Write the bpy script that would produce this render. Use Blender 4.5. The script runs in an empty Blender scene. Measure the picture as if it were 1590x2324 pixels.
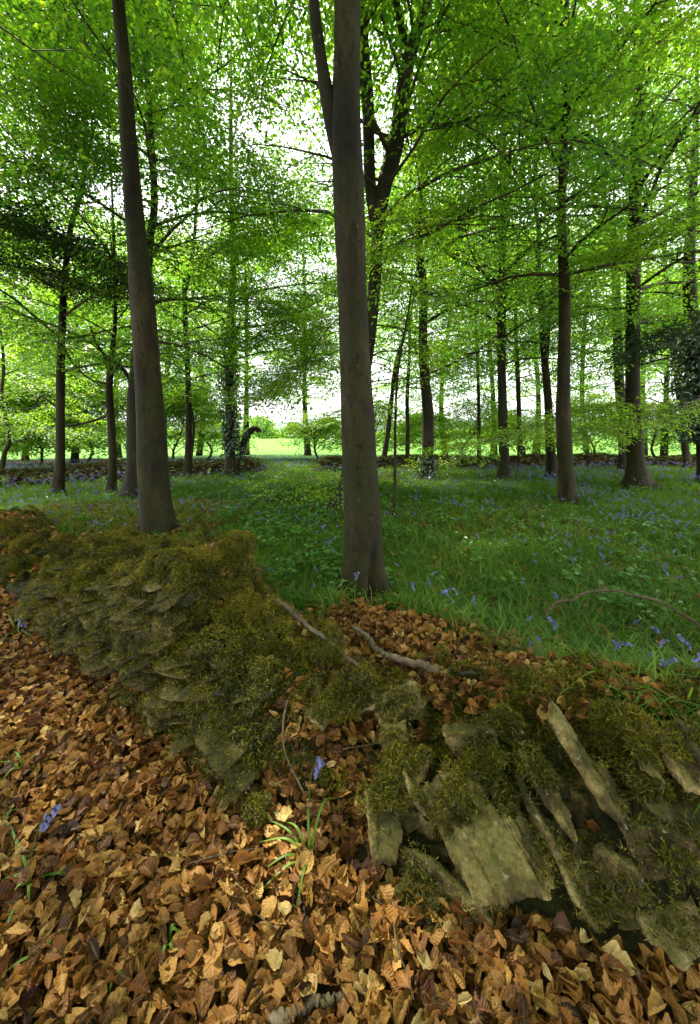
import bpy, math, random
import numpy as np
from mathutils import Vector, noise as mnoise

# ------------------------------------------------------------------ camera, world, sun, exposure
R = math.radians
SC = bpy.context.scene
COL = SC.collection
PITCH = R(12.0); CAMZ = 1.35; FPX = 370.0
cd = bpy.data.cameras.new('camera'); cam = bpy.data.objects.new('camera', cd); COL.objects.link(cam)
cam.location = (0, 0, CAMZ); cam.rotation_euler = (R(90) - PITCH, 0, 0)
cd.sensor_fit = 'VERTICAL'; cd.sensor_height = 36.0; cd.lens = 36.0 * FPX / 1024.0
cd.clip_start = 0.02; cd.clip_end = 5000
SC.camera = cam

SUN_EL, SUN_AZ = R(56), R(-38)      # azimuth from +Y, clockwise seen from above: negative = left of view
w = bpy.data.worlds.new('World'); SC.world = w; w.use_nodes = True
nt = w.node_tree; nt.nodes.clear()
o_ = nt.nodes.new('ShaderNodeOutputWorld'); bg = nt.nodes.new('ShaderNodeBackground')
sky = nt.nodes.new('ShaderNodeTexSky'); sky.sky_type = 'NISHITA'; sky.sun_disc = False
sky.sun_elevation = SUN_EL; sky.sun_rotation = SUN_AZ; sky.air_density = 1.2; sky.dust_density = 3.0
tc = nt.nodes.new('ShaderNodeTexCoord'); nz = nt.nodes.new('ShaderNodeTexNoise')
nz.inputs['Scale'].default_value = 2.2; nz.inputs['Detail'].default_value = 5
rp = nt.nodes.new('ShaderNodeMapRange')
rp.inputs['From Min'].default_value = .28; rp.inputs['From Max'].default_value = .55
rp.inputs['To Min'].default_value = .72; rp.inputs['To Max'].default_value = 1.0
mx = nt.nodes.new('ShaderNodeMix'); mx.data_type = 'RGBA'
mx.inputs[7].default_value = (13.0, 12.9, 13.6, 1)      # bright thin cloud, same scale as the sky
nt.links.new(tc.outputs['Generated'], nz.inputs['Vector']); nt.links.new(nz.outputs['Fac'], rp.inputs['Value'])
nt.links.new(rp.outputs['Result'], mx.inputs[0]); nt.links.new(sky.outputs[0], mx.inputs[6])
nt.links.new(mx.outputs[2], bg.inputs['Color']); bg.inputs['Strength'].default_value = 0.11
nt.links.new(bg.outputs[0], o_.inputs['Surface'])

sl = bpy.data.lights.new('sun', 'SUN'); sun = bpy.data.objects.new('sun', sl); COL.objects.link(sun)
sl.energy = 5.0; sl.angle = R(.6); sl.color = (1.0, .93, .8)
sd = Vector((math.sin(SUN_AZ) * math.cos(SUN_EL), math.cos(SUN_AZ) * math.cos(SUN_EL), math.sin(SUN_EL)))
sun.rotation_euler = sd.to_track_quat('Z', 'Y').to_euler()

SC.view_settings.view_transform = 'Standard'; SC.view_settings.look = 'None'
SC.view_settings.exposure = 1.52; SC.view_settings.gamma = 1.0
SC.render.engine = 'CYCLES'
SC.cycles.max_bounces = 7; SC.cycles.diffuse_bounces = 4; SC.cycles.transmission_bounces = 5
SC.cycles.glossy_bounces = 2; SC.cycles.transparent_max_bounces = 4
SC.cycles.use_denoising = True
try: SC.cycles.denoiser = 'OPENIMAGEDENOISE'
except Exception: pass

# ------------------------------------------------------------------ helpers
rng = np.random.default_rng(7)
A = np.array
CP, SP = math.cos(PITCH), math.sin(PITCH)
CAM = A([0, 0, CAMZ])
K = 700.0 / 1590.0 / FPX
FWD = A([0, CP, -SP])

def ray(u, v):                       # direction of a sight line; u, v in a 1590 x 2324 frame
    px, py = (u - 795) * K, (v - 1162) * K
    return A([px, CP - py * SP, -SP - py * CP])
def at_y(u, v, y):
    d = ray(u, v); return CAM + d * (y / d[1])
def depth(p): return float((np.asarray(p) - CAM) @ FWD)

def _h(ix, iy, iz, seed):
    n = (ix * 374761393 + iy * 668265263 + iz * 2147483647 + seed * 974634777) & 0xffffffff
    n = ((n ^ (n >> 13)) * 1274126177) & 0xffffffff
    n = n ^ (n >> 16)
    return (n & 0xffff) / 65535.0
def vnoise(x, y, z=0.0, seed=0):
    x = np.asarray(x, float); y = np.asarray(y, float); z = np.zeros_like(x) + z
    ix, iy, iz = np.floor(x).astype(np.int64), np.floor(y).astype(np.int64), np.floor(z).astype(np.int64)
    fx, fy, fz = x - ix, y - iy, z - iz
    fx, fy, fz = [f * f * (3 - 2 * f) for f in (fx, fy, fz)]
    r = 0
    for dx in (0, 1):
        for dy in (0, 1):
            for dz in (0, 1):
                wgt = (fx if dx else 1 - fx) * (fy if dy else 1 - fy) * (fz if dz else 1 - fz)
                r = r + wgt * _h(ix + dx, iy + dy, iz + dz, seed)
    return r
def fbm(x, y, z=0.0, o=4, seed=0):
    r = 0; a = .5; s = 0
    x = np.asarray(x, float); y = np.asarray(y, float); z = np.asarray(z, float)
    for i in range(o):
        r = r + a * vnoise(x, y, z, seed + i); s += a; a *= .5; x = x * 2.03; y = y * 2.03; z = z * 2.03
    return r / s
def sstep(a, b, x):
    t = np.clip((np.asarray(x, float) - a) / (b - a), 0, 1); return t * t * (3 - 2 * t)

# near wall frame: s runs along the wall to the right and towards the camera, t across it away from the camera
P0 = A([-0.40, 1.20]); E = A([.826, -.563]); E = E / np.linalg.norm(E); N = A([-E[1], E[0]])
def st(x, y):
    dx, dy = np.asarray(x) - P0[0], np.asarray(y) - P0[1]
    return dx * E[0] + dy * E[1], dx * N[0] + dy * N[1]
def xy(s, t): return P0[0] + s * E[0] + t * N[0], P0[1] + s * E[1] + t * N[1]
HS_S = [-9, -5.4, -4.5, -3.8, -3.3, -2.85, -2.55, -2.3, -1.95, -1.6, -1.25, -.95, -.66, -.54, -.3, 0, .15, .3, .5, .8, 1.2, 1.7, 3.0]
HS_H = [.0, .30, .42, .32, .12, .05, .12, .36, .53, .57, .58, .66, .73, .49, .38, .27, .21, .20, .29, .38, .40, .42, .45]
PT = [-.04, 0, .03, .07, .13, .22, .42, .60, .78, 1.05]
PZ = [0, .12, .48, .76, .90, .97, 1.0, .94, .45, 0]
def ground(x, y):
    x = np.asarray(x, float); y = np.asarray(y, float)
    s, t = st(x, y)
    b = sstep(.1, 1.1, t)
    near = 1 - sstep(15, 40, np.hypot(x, y))
    z = .13 * b + .12 * sstep(.3, .7, t) * (1 - sstep(.9, 1.9, t)) * sstep(-1.2, 0, s)
    z = z + near * .10 * (fbm(x * .5 + 3, y * .5, 0, 3, 5) - .5) + near * .03 * (fbm(x * 3, y * 3, 0, 2, 6) - .5)
    z = z + .06 * sstep(-.4, -1.4, t)
    r = np.hypot(x, y)
    return z - .55 * sstep(17, 60, r) - 1.2 * sstep(60, 250, r)
PZR = [0, 0, .0, .02, .08, .22, .62, .95, .95, .3]      # low rubble where the wall has slumped
def shift(s): return .36 * np.clip(np.asarray(s, float) - .6, 0, 3)
def wall_z(x, y):
    s, t = st(x, y); t = t - shift(s); k = sstep(.1, .45, s)
    pr = np.interp(t, PT, PZ, left=0, right=0) * (1 - k) + np.interp(t, PT, PZR, left=0, right=0) * k
    return np.interp(s, HS_S, HS_H) * pr
def heap_z(x, y):                    # lie of the slabs on the slumped part
    s, t = st(x, y); return np.interp(t - shift(s), [-.2, .04, .28, .55, .9, 1.2], [-.02, .05, .25, .36, .36, .2])
def top_z(x, y): return np.maximum(ground(x, y), wall_z(x, y) + .0)
def at_g(u, v, top=False):
    d = ray(u, v); f = top if callable(top) else (top_z if top else ground)
    t = .3
    for i in range(4000):
        p = CAM + d * t
        if p[2] < float(f(p[0], p[1])): break
        t += .004 + t * .002
    return p

def new_mesh(name, V, F, mats, smooth=False, rnd=None, luv=None, mi=None):
    V = np.ascontiguousarray(V, np.float32).reshape(-1, 3); F = np.ascontiguousarray(F, np.int32)
    k = F.shape[1]; me = bpy.data.meshes.new(name)
    me.vertices.add(len(V)); me.vertices.foreach_set('co', V.ravel())
    me.loops.add(F.size); me.loops.foreach_set('vertex_index', F.ravel())
    me.polygons.add(len(F)); me.polygons.foreach_set('loop_start', np.arange(0, F.size, k, dtype=np.int32))
    if smooth: me.polygons.foreach_set('use_smooth', np.ones(len(F), bool))
    for m in (mats if isinstance(mats, (list, tuple)) else [mats]): me.materials.append(m)
    if mi is not None: me.polygons.foreach_set('material_index', np.asarray(mi, np.int32))
    me.update(calc_edges=True)
    if rnd is not None:
        a = me.attributes.new('rnd', 'FLOAT', 'POINT'); a.data.foreach_set('value', np.ascontiguousarray(rnd, np.float32))
    if luv is not None:
        a = me.attributes.new('luv', 'FLOAT_VECTOR', 'POINT')
        l = np.zeros((len(V), 3), np.float32); l[:, :2] = luv; a.data.foreach_set('vector', l.ravel())
    return me
def tag(o, label=None, cat=None, group=None, kind=None):
    if label: o['label'] = label
    if cat: o['category'] = cat
    if group: o['group'] = group
    if kind: o['kind'] = kind
    return o
def mk(name, V, F, mats, parent=None, origin=None, **kw):
    """one mesh object; V in world space, origin taken off (the parent's place when it has a parent)"""
    V = np.asarray(V, float).reshape(-1, 3)
    og = A(parent.location) if parent is not None else (A(origin) if origin is not None else np.zeros(3))
    o = bpy.data.objects.new(name, new_mesh(name, V - og, F, mats, **kw)); COL.objects.link(o)
    if parent is not None: o.parent = parent
    else: o.location = og
    return o
def empty(name, loc, label, cat, group=None):
    o = bpy.data.objects.new(name, None); COL.objects.link(o); o.location = loc; o.empty_display_size = .2
    return tag(o, label, cat, group)
def cat_mesh(parts):                 # parts: (V, F[, rnd]) of the same face size
    Vs, Fs, Rs, n = [], [], [], 0
    for p in parts:
        Vs.append(p[0]); Fs.append(p[1] + n); n += len(p[0]); Rs.append(p[2] if len(p) > 2 else np.zeros(len(p[0])))
    return np.concatenate(Vs), np.concatenate(Fs), np.concatenate(Rs)

def smooth_path(P, n):
    P = np.asarray(P, float)
    if len(P) < 3:
        t = np.linspace(0, 1, n)[:, None]; return P[0] * (1 - t) + P[-1] * t
    Q = np.vstack([2 * P[0] - P[1], P, 2 * P[-1] - P[-2]])
    out = []
    T = np.linspace(0, len(P) - 1 - 1e-6, n)
    for tt in T:
        i = int(tt); f = tt - i; a, b, c, d = Q[i], Q[i + 1], Q[i + 2], Q[i + 3]
        out.append(.5 * (2 * b + (c - a) * f + (2 * a - 5 * b + 4 * c - d) * f * f + (3 * b - a - 3 * c + d) * f ** 3))
    return A(out)
def tube(P, rad, ns=8, jit=0.0, seed=0, flare=None, cleft=None):
    """tapering tube with closed ends, quads as two triangles"""
    P = np.asarray(P, float); n = len(P); rad = np.asarray(rad, float)
    T = np.gradient(P, axis=0); T /= np.linalg.norm(T, axis=1)[:, None] + 1e-9
    ref = A([1., 0, 0]) if abs(T[0][0]) < .8 else A([0, 1., 0])
    U = np.cross(T, ref); U /= np.linalg.norm(U, axis=1)[:, None] + 1e-9
    W = np.cross(T, U)
    th = np.arange(ns) / ns * 2 * math.pi
    c, s = np.cos(th), np.sin(th)
    r = np.repeat(rad[:, None], ns, 1)
    if flare is not None:            # root flare: (height scale, amount, lobes, phase)
        hs, am, lob, ph = flare
        z = (P[:, 2] - P[0, 2])[:, None]
        r = r * (1 + am * np.exp(-np.maximum(z, 0) / hs) * (.45 + .55 * np.cos(lob * th[None] + ph + .8 * np.sin(th * 2 + ph))) * 1.0)
    if cleft is not None:
        z = (P[:, 2] - P[0, 2])[:, None]; r = r * (1 - cleft[1] * np.exp(-((th[None] - cleft[0] - z * .35) / cleft[2]) ** 2) * np.exp(-(np.maximum(z, 0) / cleft[3]) ** 3))
    if jit:
        cx, sx = np.cos(th)[None], np.sin(th)[None]
        L = np.concatenate([[0], np.cumsum(np.linalg.norm(np.diff(P, axis=0), axis=1))])[:, None]
        r = r * (1 + jit * (fbm(cx * 1.6 + seed, sx * 1.6 + 5, L * 1.7 / max(rad.max() * 8, .02), 3, seed) - .5) * 2)
    V = P[:, None] + r[:, :, None] * (U[:, None] * c[None, :, None] + W[:, None] * s[None, :, None])
    V = V.reshape(-1, 3)
    i = np.arange(n - 1)[:, None] * ns; j = np.arange(ns)[None]; j2 = (j + 1) % ns
    a, b, c_, d = (i + j).ravel(), (i + j2).ravel(), (i + ns + j2).ravel(), (i + ns + j).ravel()
    F = np.concatenate([np.stack([a, b, c_], 1), np.stack([a, c_, d], 1)])
    V = np.vstack([V, P[0], P[-1]]); m = n * ns
    jj = np.arange(ns); k2 = (jj + 1) % ns
    F = np.vstack([F, np.stack([k2, jj, np.full(ns, m)], 1), np.stack([jj + (n - 1) * ns, k2 + (n - 1) * ns, np.full(ns, m + 1)], 1)])
    return V, F.astype(np.int32)

def frames(d, n):                    # rotation matrices, columns x = along, y = side, z = normal
    d = d / (np.linalg.norm(d, axis=1)[:, None] + 1e-9)
    y = np.cross(n, d); y /= np.linalg.norm(y, axis=1)[:, None] + 1e-9
    z = np.cross(d, y)
    return np.stack([d, y, z], 2)
def stamp(protos, idx, M, T, rnd):
    """protos: list of (V, F, luv, r); every instance i is protos[idx[i]] under matrix M[i] and shift T[i]"""
    Vs, Fs, Ls, Rs, n = [], [], [], [], 0
    for k, (pv, pf, pl, pr) in enumerate(protos):
        s = np.where(idx == k)[0]
        if not len(s): continue
        v = np.einsum('nij,mj->nmi', M[s], pv) + T[s][:, None]
        Vs.append(v.reshape(-1, 3).astype(np.float32))
        Fs.append((pf[None] + (np.arange(len(s)) * len(pv))[:, None, None]).reshape(-1, 3) + n)
        Ls.append(np.tile(pl, (len(s), 1))); Rs.append((pr[None] * .4 + rnd[s][:, None] * .6).ravel() if pr is not None else np.repeat(rnd[s], len(pv)))
        n += len(s) * len(pv)
    return np.concatenate(Vs), np.concatenate(Fs), np.concatenate(Ls), np.concatenate(Rs)

# ------------------------------------------------------------------ materials
def mat(name):
    m = bpy.data.materials.new(name); m.use_nodes = True; m.node_tree.nodes.clear(); return m, m.node_tree
def nn(t, typ, **kw):
    n = t.nodes.new(typ)
    for k, v in kw.items():
        if k in ('data_type', 'operation', 'attribute_name', 'blend_type', 'feature', 'wave_type', 'interpolation'): setattr(n, k, v)
        else: n.inputs[k].default_value = v
    return n
def ramp(t, stops, fac=None, interp='LINEAR'):
    r = t.nodes.new('ShaderNodeValToRGB'); e = r.color_ramp; e.interpolation = interp
    while len(e.elements) < len(stops): e.elements.new(.5)
    for el, (p, c) in zip(e.elements, stops): el.position = p; el.color = (*c, 1)
    if fac is not None: t.links.new(fac, r.inputs[0])
    return r
def mixc(t, f, a, b, bt='MIX'):
    m = t.nodes.new('ShaderNodeMix'); m.data_type = 'RGBA'; m.blend_type = bt
    for sock, val in ((0, f), (6, a), (7, b)):
        if isinstance(val, (int, float)): m.inputs[sock].default_value = val
        elif isinstance(val, tuple): m.inputs[sock].default_value = (*val, 1)
        else: t.links.new(val, m.inputs[sock])
    return m.outputs[2]
def math_(t, op, a, b=0.0, c=0.0):
    m = t.nodes.new('ShaderNodeMath'); m.operation = op
    for i, v in enumerate((a, b, c)):
        if isinstance(v, (int, float)): m.inputs[i].default_value = v
        else: t.links.new(v, m.inputs[i])
    return m.outputs[0]
def noise_(t, scale, detail=4, vec=None, rough=.55):
    n = nn(t, 'ShaderNodeTexNoise', Scale=scale, Detail=detail, Roughness=rough)
    if vec is not None: t.links.new(vec, n.inputs['Vector'])
    return n.outputs['Fac']
def coords(t, scale=(1, 1, 1), geo=True):
    g = t.nodes.new('ShaderNodeNewGeometry'); mp = t.nodes.new('ShaderNodeMapping')
    t.links.new(g.outputs['Position'], mp.inputs[0]); mp.inputs['Scale'].default_value = scale
    return mp.outputs[0]
def out(t, sh): 
    o = t.nodes.new('ShaderNodeOutputMaterial'); t.links.new(sh, o.inputs[0])
def bump(t, h, strength=.5, dist=.01):
    b = t.nodes.new('ShaderNodeBump'); b.inputs['Strength'].default_value = strength; b.inputs['Distance'].default_value = dist
    t.links.new(h, b.inputs['Height']); return b.outputs[0]

def leaf_material(name, stops, trans_mul, tf=.5, gloss=.06, rough=.45):
    """thin leaf: diffuse and translucent, hue by the leaf's own random number"""
    m, t = mat(name)
    a = nn(t, 'ShaderNodeAttribute', attribute_name='rnd')
    col = ramp(t, stops, a.outputs['Fac']).outputs[0]
    d = t.nodes.new('ShaderNodeBsdfDiffuse'); tr = t.nodes.new('ShaderNodeBsdfTranslucent')
    t.links.new(col, d.inputs[0])
    t.links.new(mixc(t, 1.0, col, trans_mul, 'MULTIPLY'), tr.inputs[0])
    ms = t.nodes.new('ShaderNodeMixShader'); ms.inputs[0].default_value = tf
    t.links.new(d.outputs[0], ms.inputs[1]); t.links.new(tr.outputs[0], ms.inputs[2])
    g = t.nodes.new('ShaderNodeBsdfGlossy'); g.inputs['Roughness'].default_value = rough
    m2 = t.nodes.new('ShaderNodeMixShader'); m2.inputs[0].default_value = gloss
    t.links.new(ms.outputs[0], m2.inputs[1]); t.links.new(g.outputs[0], m2.inputs[2])
    out(t, m2.outputs[0]); return m

M_LEAF = leaf_material('beech_leaf', [(0, (.016, .075, .022)), (.35, (.062, .17, .016)), (.7, (.105, .23, .018)), (1, (.19, .30, .025))], (2.8, 2.4, 1.1), .62, .05)
M_LEAF_Y = leaf_material('young_beech_leaf', [(0, (.06, .16, .014)), (.5, (.12, .25, .018)), (1, (.24, .34, .028))], (2.8, 2.4, 1.1), .62, .05)
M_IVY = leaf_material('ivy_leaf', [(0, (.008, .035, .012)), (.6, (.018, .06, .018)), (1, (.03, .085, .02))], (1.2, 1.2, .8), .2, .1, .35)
M_BLADE = leaf_material('bluebell_blade', [(0, (.02, .062, .010)), (.5, (.055, .13, .012)), (.85, (.10, .19, .016)), (1, (.12, .22, .03))], (2.1, 1.9, .8), .4, .02, .5)
M_HERB = leaf_material('herb_leaf', [(0, (.03, .12, .012)), (1, (.09, .23, .02))], (1.7, 1.7, 1.1), .45)
M_BELL = leaf_material('bluebell_petal', [(0, (.07, .08, .22)), (.6, (.13, .14, .32)), (1, (.22, .22, .44))], (1.3, 1.3, 1.3), .4, .03)
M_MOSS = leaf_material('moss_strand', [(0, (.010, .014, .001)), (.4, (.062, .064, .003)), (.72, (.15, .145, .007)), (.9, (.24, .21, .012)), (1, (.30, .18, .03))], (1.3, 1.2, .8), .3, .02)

def litter_material():
    m, t = mat('dry_beech_leaf')
    a = nn(t, 'ShaderNodeAttribute', attribute_name='rnd'); l = nn(t, 'ShaderNodeAttribute', attribute_name='luv')
    col = ramp(t, [(0, (.025, .009, .003)), (.2, (.10, .036, .007)), (.42, (.24, .100, .015)), (.62, (.34, .175, .033)), (.82, (.43, .27, .065)), (1, (.52, .39, .15))], a.outputs['Fac']).outputs[0]
    sx = t.nodes.new('ShaderNodeSeparateXYZ'); t.links.new(l.outputs['Vector'], sx.inputs[0])
    ab = math_(t, 'ABSOLUTE', sx.outputs[1])
    ph = math_(t, 'SUBTRACT', math_(t, 'MULTIPLY', sx.outputs[0], 46.0), math_(t, 'MULTIPLY', ab, 30.0))
    vein = math_(t, 'MULTIPLY', math_(t, 'ADD', math_(t, 'SINE', ph), 1.0), .5)
    rib = math_(t, 'SUBTRACT', 1.0, math_(t, 'MINIMUM', math_(t, 'MULTIPLY', ab, 14.0), 1.0))
    n1 = noise_(t, 55, 4, coords(t)); n2 = noise_(t, 9, 3, coords(t))
    c2 = mixc(t, math_(t, 'MULTIPLY', sstepn(t, n1, .5, .75), .55), col, (.07, .028, .012))
    c3 = mixc(t, math_(t, 'MULTIPLY', vein, .2), c2, (.06, .03, .012))
    c4 = mixc(t, math_(t, 'MULTIPLY', rib, .35), c3, (.42, .28, .12))
    h = math_(t, 'ADD', math_(t, 'MULTIPLY', vein, .6), math_(t, 'ADD', rib, n1))
    bp = bump(t, h, .7, .0025)
    p = nn(t, 'ShaderNodeBsdfPrincipled', Roughness=.55); p.inputs['Specular IOR Level'].default_value = .35
    t.links.new(c4, p.inputs['Base Color']); t.links.new(bp, p.inputs['Normal'])
    tr = t.nodes.new('ShaderNodeBsdfTranslucent'); t.links.new(c4, tr.inputs[0])
    ms = t.nodes.new('ShaderNodeMixShader'); ms.inputs[0].default_value = .18
    t.links.new(p.outputs[0], ms.inputs[1]); t.links.new(tr.outputs[0], ms.inputs[2]); out(t, ms.outputs[0]); return m
def sstepn(t, v, a, b):
    n = t.nodes.new('ShaderNodeMapRange'); n.interpolation_type = 'SMOOTHSTEP'
    n.inputs['From Min'].default_value = a; n.inputs['From Max'].default_value = b
    t.links.new(v, n.inputs['Value']); return n.outputs['Result']
M_LITTER = litter_material()

def bark_material(name, dark, mid, light, algae, zs=.35):
    m, t = mat(name)
    v = coords(t, (1, 1, zs)); vf = coords(t, (1, 1, 3.2))
    n1 = noise_(t, 4.5, 5, v); n2 = noise_(t, 26, 4, v, .7); n3 = noise_(t, 14, 4, vf, .6); n4 = noise_(t, 1.4, 3, coords(t))
    c = ramp(t, [(.34, dark), (.48, mid), (.64, light)], n1).outputs[0]
    c = mixc(t, math_(t, 'MULTIPLY', sstepn(t, n4, .42, .56), .8), c, algae)
    c = mixc(t, math_(t, 'MULTIPLY', sstepn(t, n2, .5, .64), .75), c, dark)
    crease = sstepn(t, n3, .60, .70)
    c = mixc(t, math_(t, 'MULTIPLY', crease, .55), c, tuple(x * .4 for x in dark))
    vo = nn(t, 'ShaderNodeTexVoronoi', Scale=22.0); t.links.new(coords(t, (1, 1, .7)), vo.inputs['Vector'])
    spot = math_(t, 'MULTIPLY', math_(t, 'LESS_THAN', vo.outputs['Distance'], .13), sstepn(t, noise_(t, 6, 2, coords(t)), .5, .6))
    c = mixc(t, math_(t, 'MULTIPLY', spot, .3), c, (.22, .21, .16))
    p = nn(t, 'ShaderNodeBsdfPrincipled', Roughness=.8); p.inputs['Specular IOR Level'].default_value = .25
    t.links.new(c, p.inputs['Base Color'])
    h = math_(t, 'SUBTRACT', math_(t, 'ADD', math_(t, 'MULTIPLY', n2, .7), n1), math_(t, 'MULTIPLY', crease, .6))
    t.links.new(bump(t, h, .7, .012), p.inputs['Normal'])
    out(t, p.outputs[0]); return m
M_BARK = bark_material('beech_bark', (.005, .0035, .001), (.019, .014, .0025), (.038, .032, .010), (.017, .018, .001))
M_BARK2 = bark_material('dark_bark', (.010, .008, .005), (.025, .019, .011), (.05, .04, .024), (.017, .018, .005))
M_TWIG = bark_material('twig_bark', (.035, .025, .016), (.075, .055, .035), (.11, .085, .06), (.06, .055, .025))
M_STICK = bark_material('dead_wood', (.06, .042, .024), (.13, .10, .06), (.22, .18, .12), (.08, .07, .03))

def stone_material(name='mossy_limestone', dk=1.0):
    m, t = mat(name)
    v = coords(t); n1 = noise_(t, 7, 6, v, .65); n2 = noise_(t, 38, 5, v, .7); n3 = noise_(t, 2.6, 3, v)
    n4 = noise_(t, 120, 3, v, .6)
    c = ramp(t, [(.36, (.018, .013, .004)), (.46, (.085, .062, .02)), (.54, (.22, .165, .055)), (.66, (.44, .35, .15))], n1).outputs[0]
    c = mixc(t, math_(t, 'MULTIPLY', sstepn(t, n3, .48, .62), .45), c, (.06, .068, .010))
    c = mixc(t, math_(t, 'MULTIPLY', sstepn(t, n2, .50, .62), .65), c, (.03, .027, .009))
    c = mixc(t, math_(t, 'MULTIPLY', sstepn(t, n2, .42, .32), .6), c, (.38, .35, .24))
    g = t.nodes.new('ShaderNodeNewGeometry'); s = t.nodes.new('ShaderNodeSeparateXYZ'); t.links.new(g.outputs['Normal'], s.inputs[0])
    up = math_(t, 'ADD', s.outputs[2], math_(t, 'MULTIPLY', n1, 1.3))
    c = mixc(t, math_(t, 'MULTIPLY', sstepn(t, up, 1.15, 1.5), .5), c, (.07, .08, .012))
    if dk != 1.0: c = mixc(t, 1.0, c, (dk, dk, dk * .85), 'MULTIPLY')
    p = nn(t, 'ShaderNodeBsdfPrincipled', Roughness=.85); p.inputs['Specular IOR Level'].default_value = .2
    t.links.new(c, p.inputs['Base Color'])
    h = math_(t, 'ADD', math_(t, 'ADD', n1, math_(t, 'MULTIPLY', n2, .7)), math_(t, 'MULTIPLY', n4, .25))
    t.links.new(bump(t, h, 1.0, .03), p.inputs['Normal']); out(t, p.outputs[0]); return m
M_STONE = stone_material(); M_STONE_D = stone_material('dark_wall_stone', .55)  # wall copy of the same stone, multiplied darker

M_STICK2 = bark_material('weathered_branch', (.035, .026, .015), (.09, .07, .045), (.17, .14, .10), (.06, .055, .02))
def simple_noise(name, stops, sc=8, det=5, b=.5, bd=.02, rough=.9):
    m, t = mat(name); v = coords(t); n = noise_(t, sc, det, v, .65)
    c = ramp(t, stops, n).outputs[0]
    p = nn(t, 'ShaderNodeBsdfPrincipled', Roughness=rough); p.inputs['Specular IOR Level'].default_value = .15
    t.links.new(c, p.inputs['Base Color']); t.links.new(bump(t, n, b, bd), p.inputs['Normal']); out(t, p.outputs[0]); return m
M_SOIL = simple_noise('woodland_soil', [(.3, (.02, .013, .008)), (.5, (.05, .03, .015)), (.7, (.09, .055, .028))], 14)
M_CORE = simple_noise('earthy_rubble', [(.3, (.012, .012, .005)), (.5, (.035, .035, .012)), (.7, (.065, .065, .02))], 16, 6, 1, .03)
M_FIELD = simple_noise('field_grass', [(.3, (.045, .15, .008)), (.5, (.075, .20, .012)), (.7, (.12, .24, .02))], .25, 6, .3, .05)
M_HILL = simple_noise('hazed_far_hill', [(.3, (.06, .11, .07)), (.5, (.10, .16, .10)), (.7, (.17, .22, .13))], .05, 6, .3, .5)  # blue-green of distant haze put into the hill colour

# ------------------------------------------------------------------ ground, field, hills
def sheet(name, xs, ys, zf, m, kind='structure'):
    X, Y = np.meshgrid(xs, ys); Z = zf(X, Y); nx, ny = len(xs), len(ys)
    V = np.stack([X.ravel(), Y.ravel(), Z.ravel()], 1)
    i = np.arange(ny - 1)[:, None] * nx; j = np.arange(nx - 1)[None]
    a, b, c, d = (i + j).ravel(), (i + j + 1).ravel(), (i + nx + j + 1).ravel(), (i + nx + j).ravel()
    o = mk(name, V, np.stack([a, b, c, d], 1), m, smooth=True); tag(o, kind=kind); return o
def spaced(a, b, step, lim, n):      # fine between a and b, growing outwards to +-lim
    core = np.arange(a, b, step); g = np.geomspace(step, lim, n)
    return np.concatenate([a - g[::-1], core, core[-1] + g])
g_ = sheet('ground', spaced(-5, 5, .07, 900, 60), spaced(-1, 8, .07, 900, 70), ground, M_SOIL)
tag(g_, 'bare brown woodland soil under the leaves and bluebells', 'ground')
f_ = sheet('field', np.linspace(-260, 320, 90), np.concatenate([np.linspace(17.6, 40, 30), np.linspace(42, 440, 60)]),
           lambda x, y: ground(x, y) + .03 + .25 * sstep(30, 90, np.hypot(x, y)), M_FIELD)
tag(f_, 'bright sunlit grass field beyond the broken wall', 'field')
h_ = sheet('hill', np.linspace(-700, 900, 160), np.linspace(420, 900, 40),
           lambda x, y: -3 + (13 + 16 * fbm(x * .004, y * .004, 0, 3, 31)) * np.sin(np.clip((y - 420) / 480, 0, 1) * math.pi) ** .6 + 5 * fbm(x * .05, y * .05, 0, 3, 3), M_HILL)
tag(h_, 'low blue green hills on the horizon', 'hill')

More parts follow.
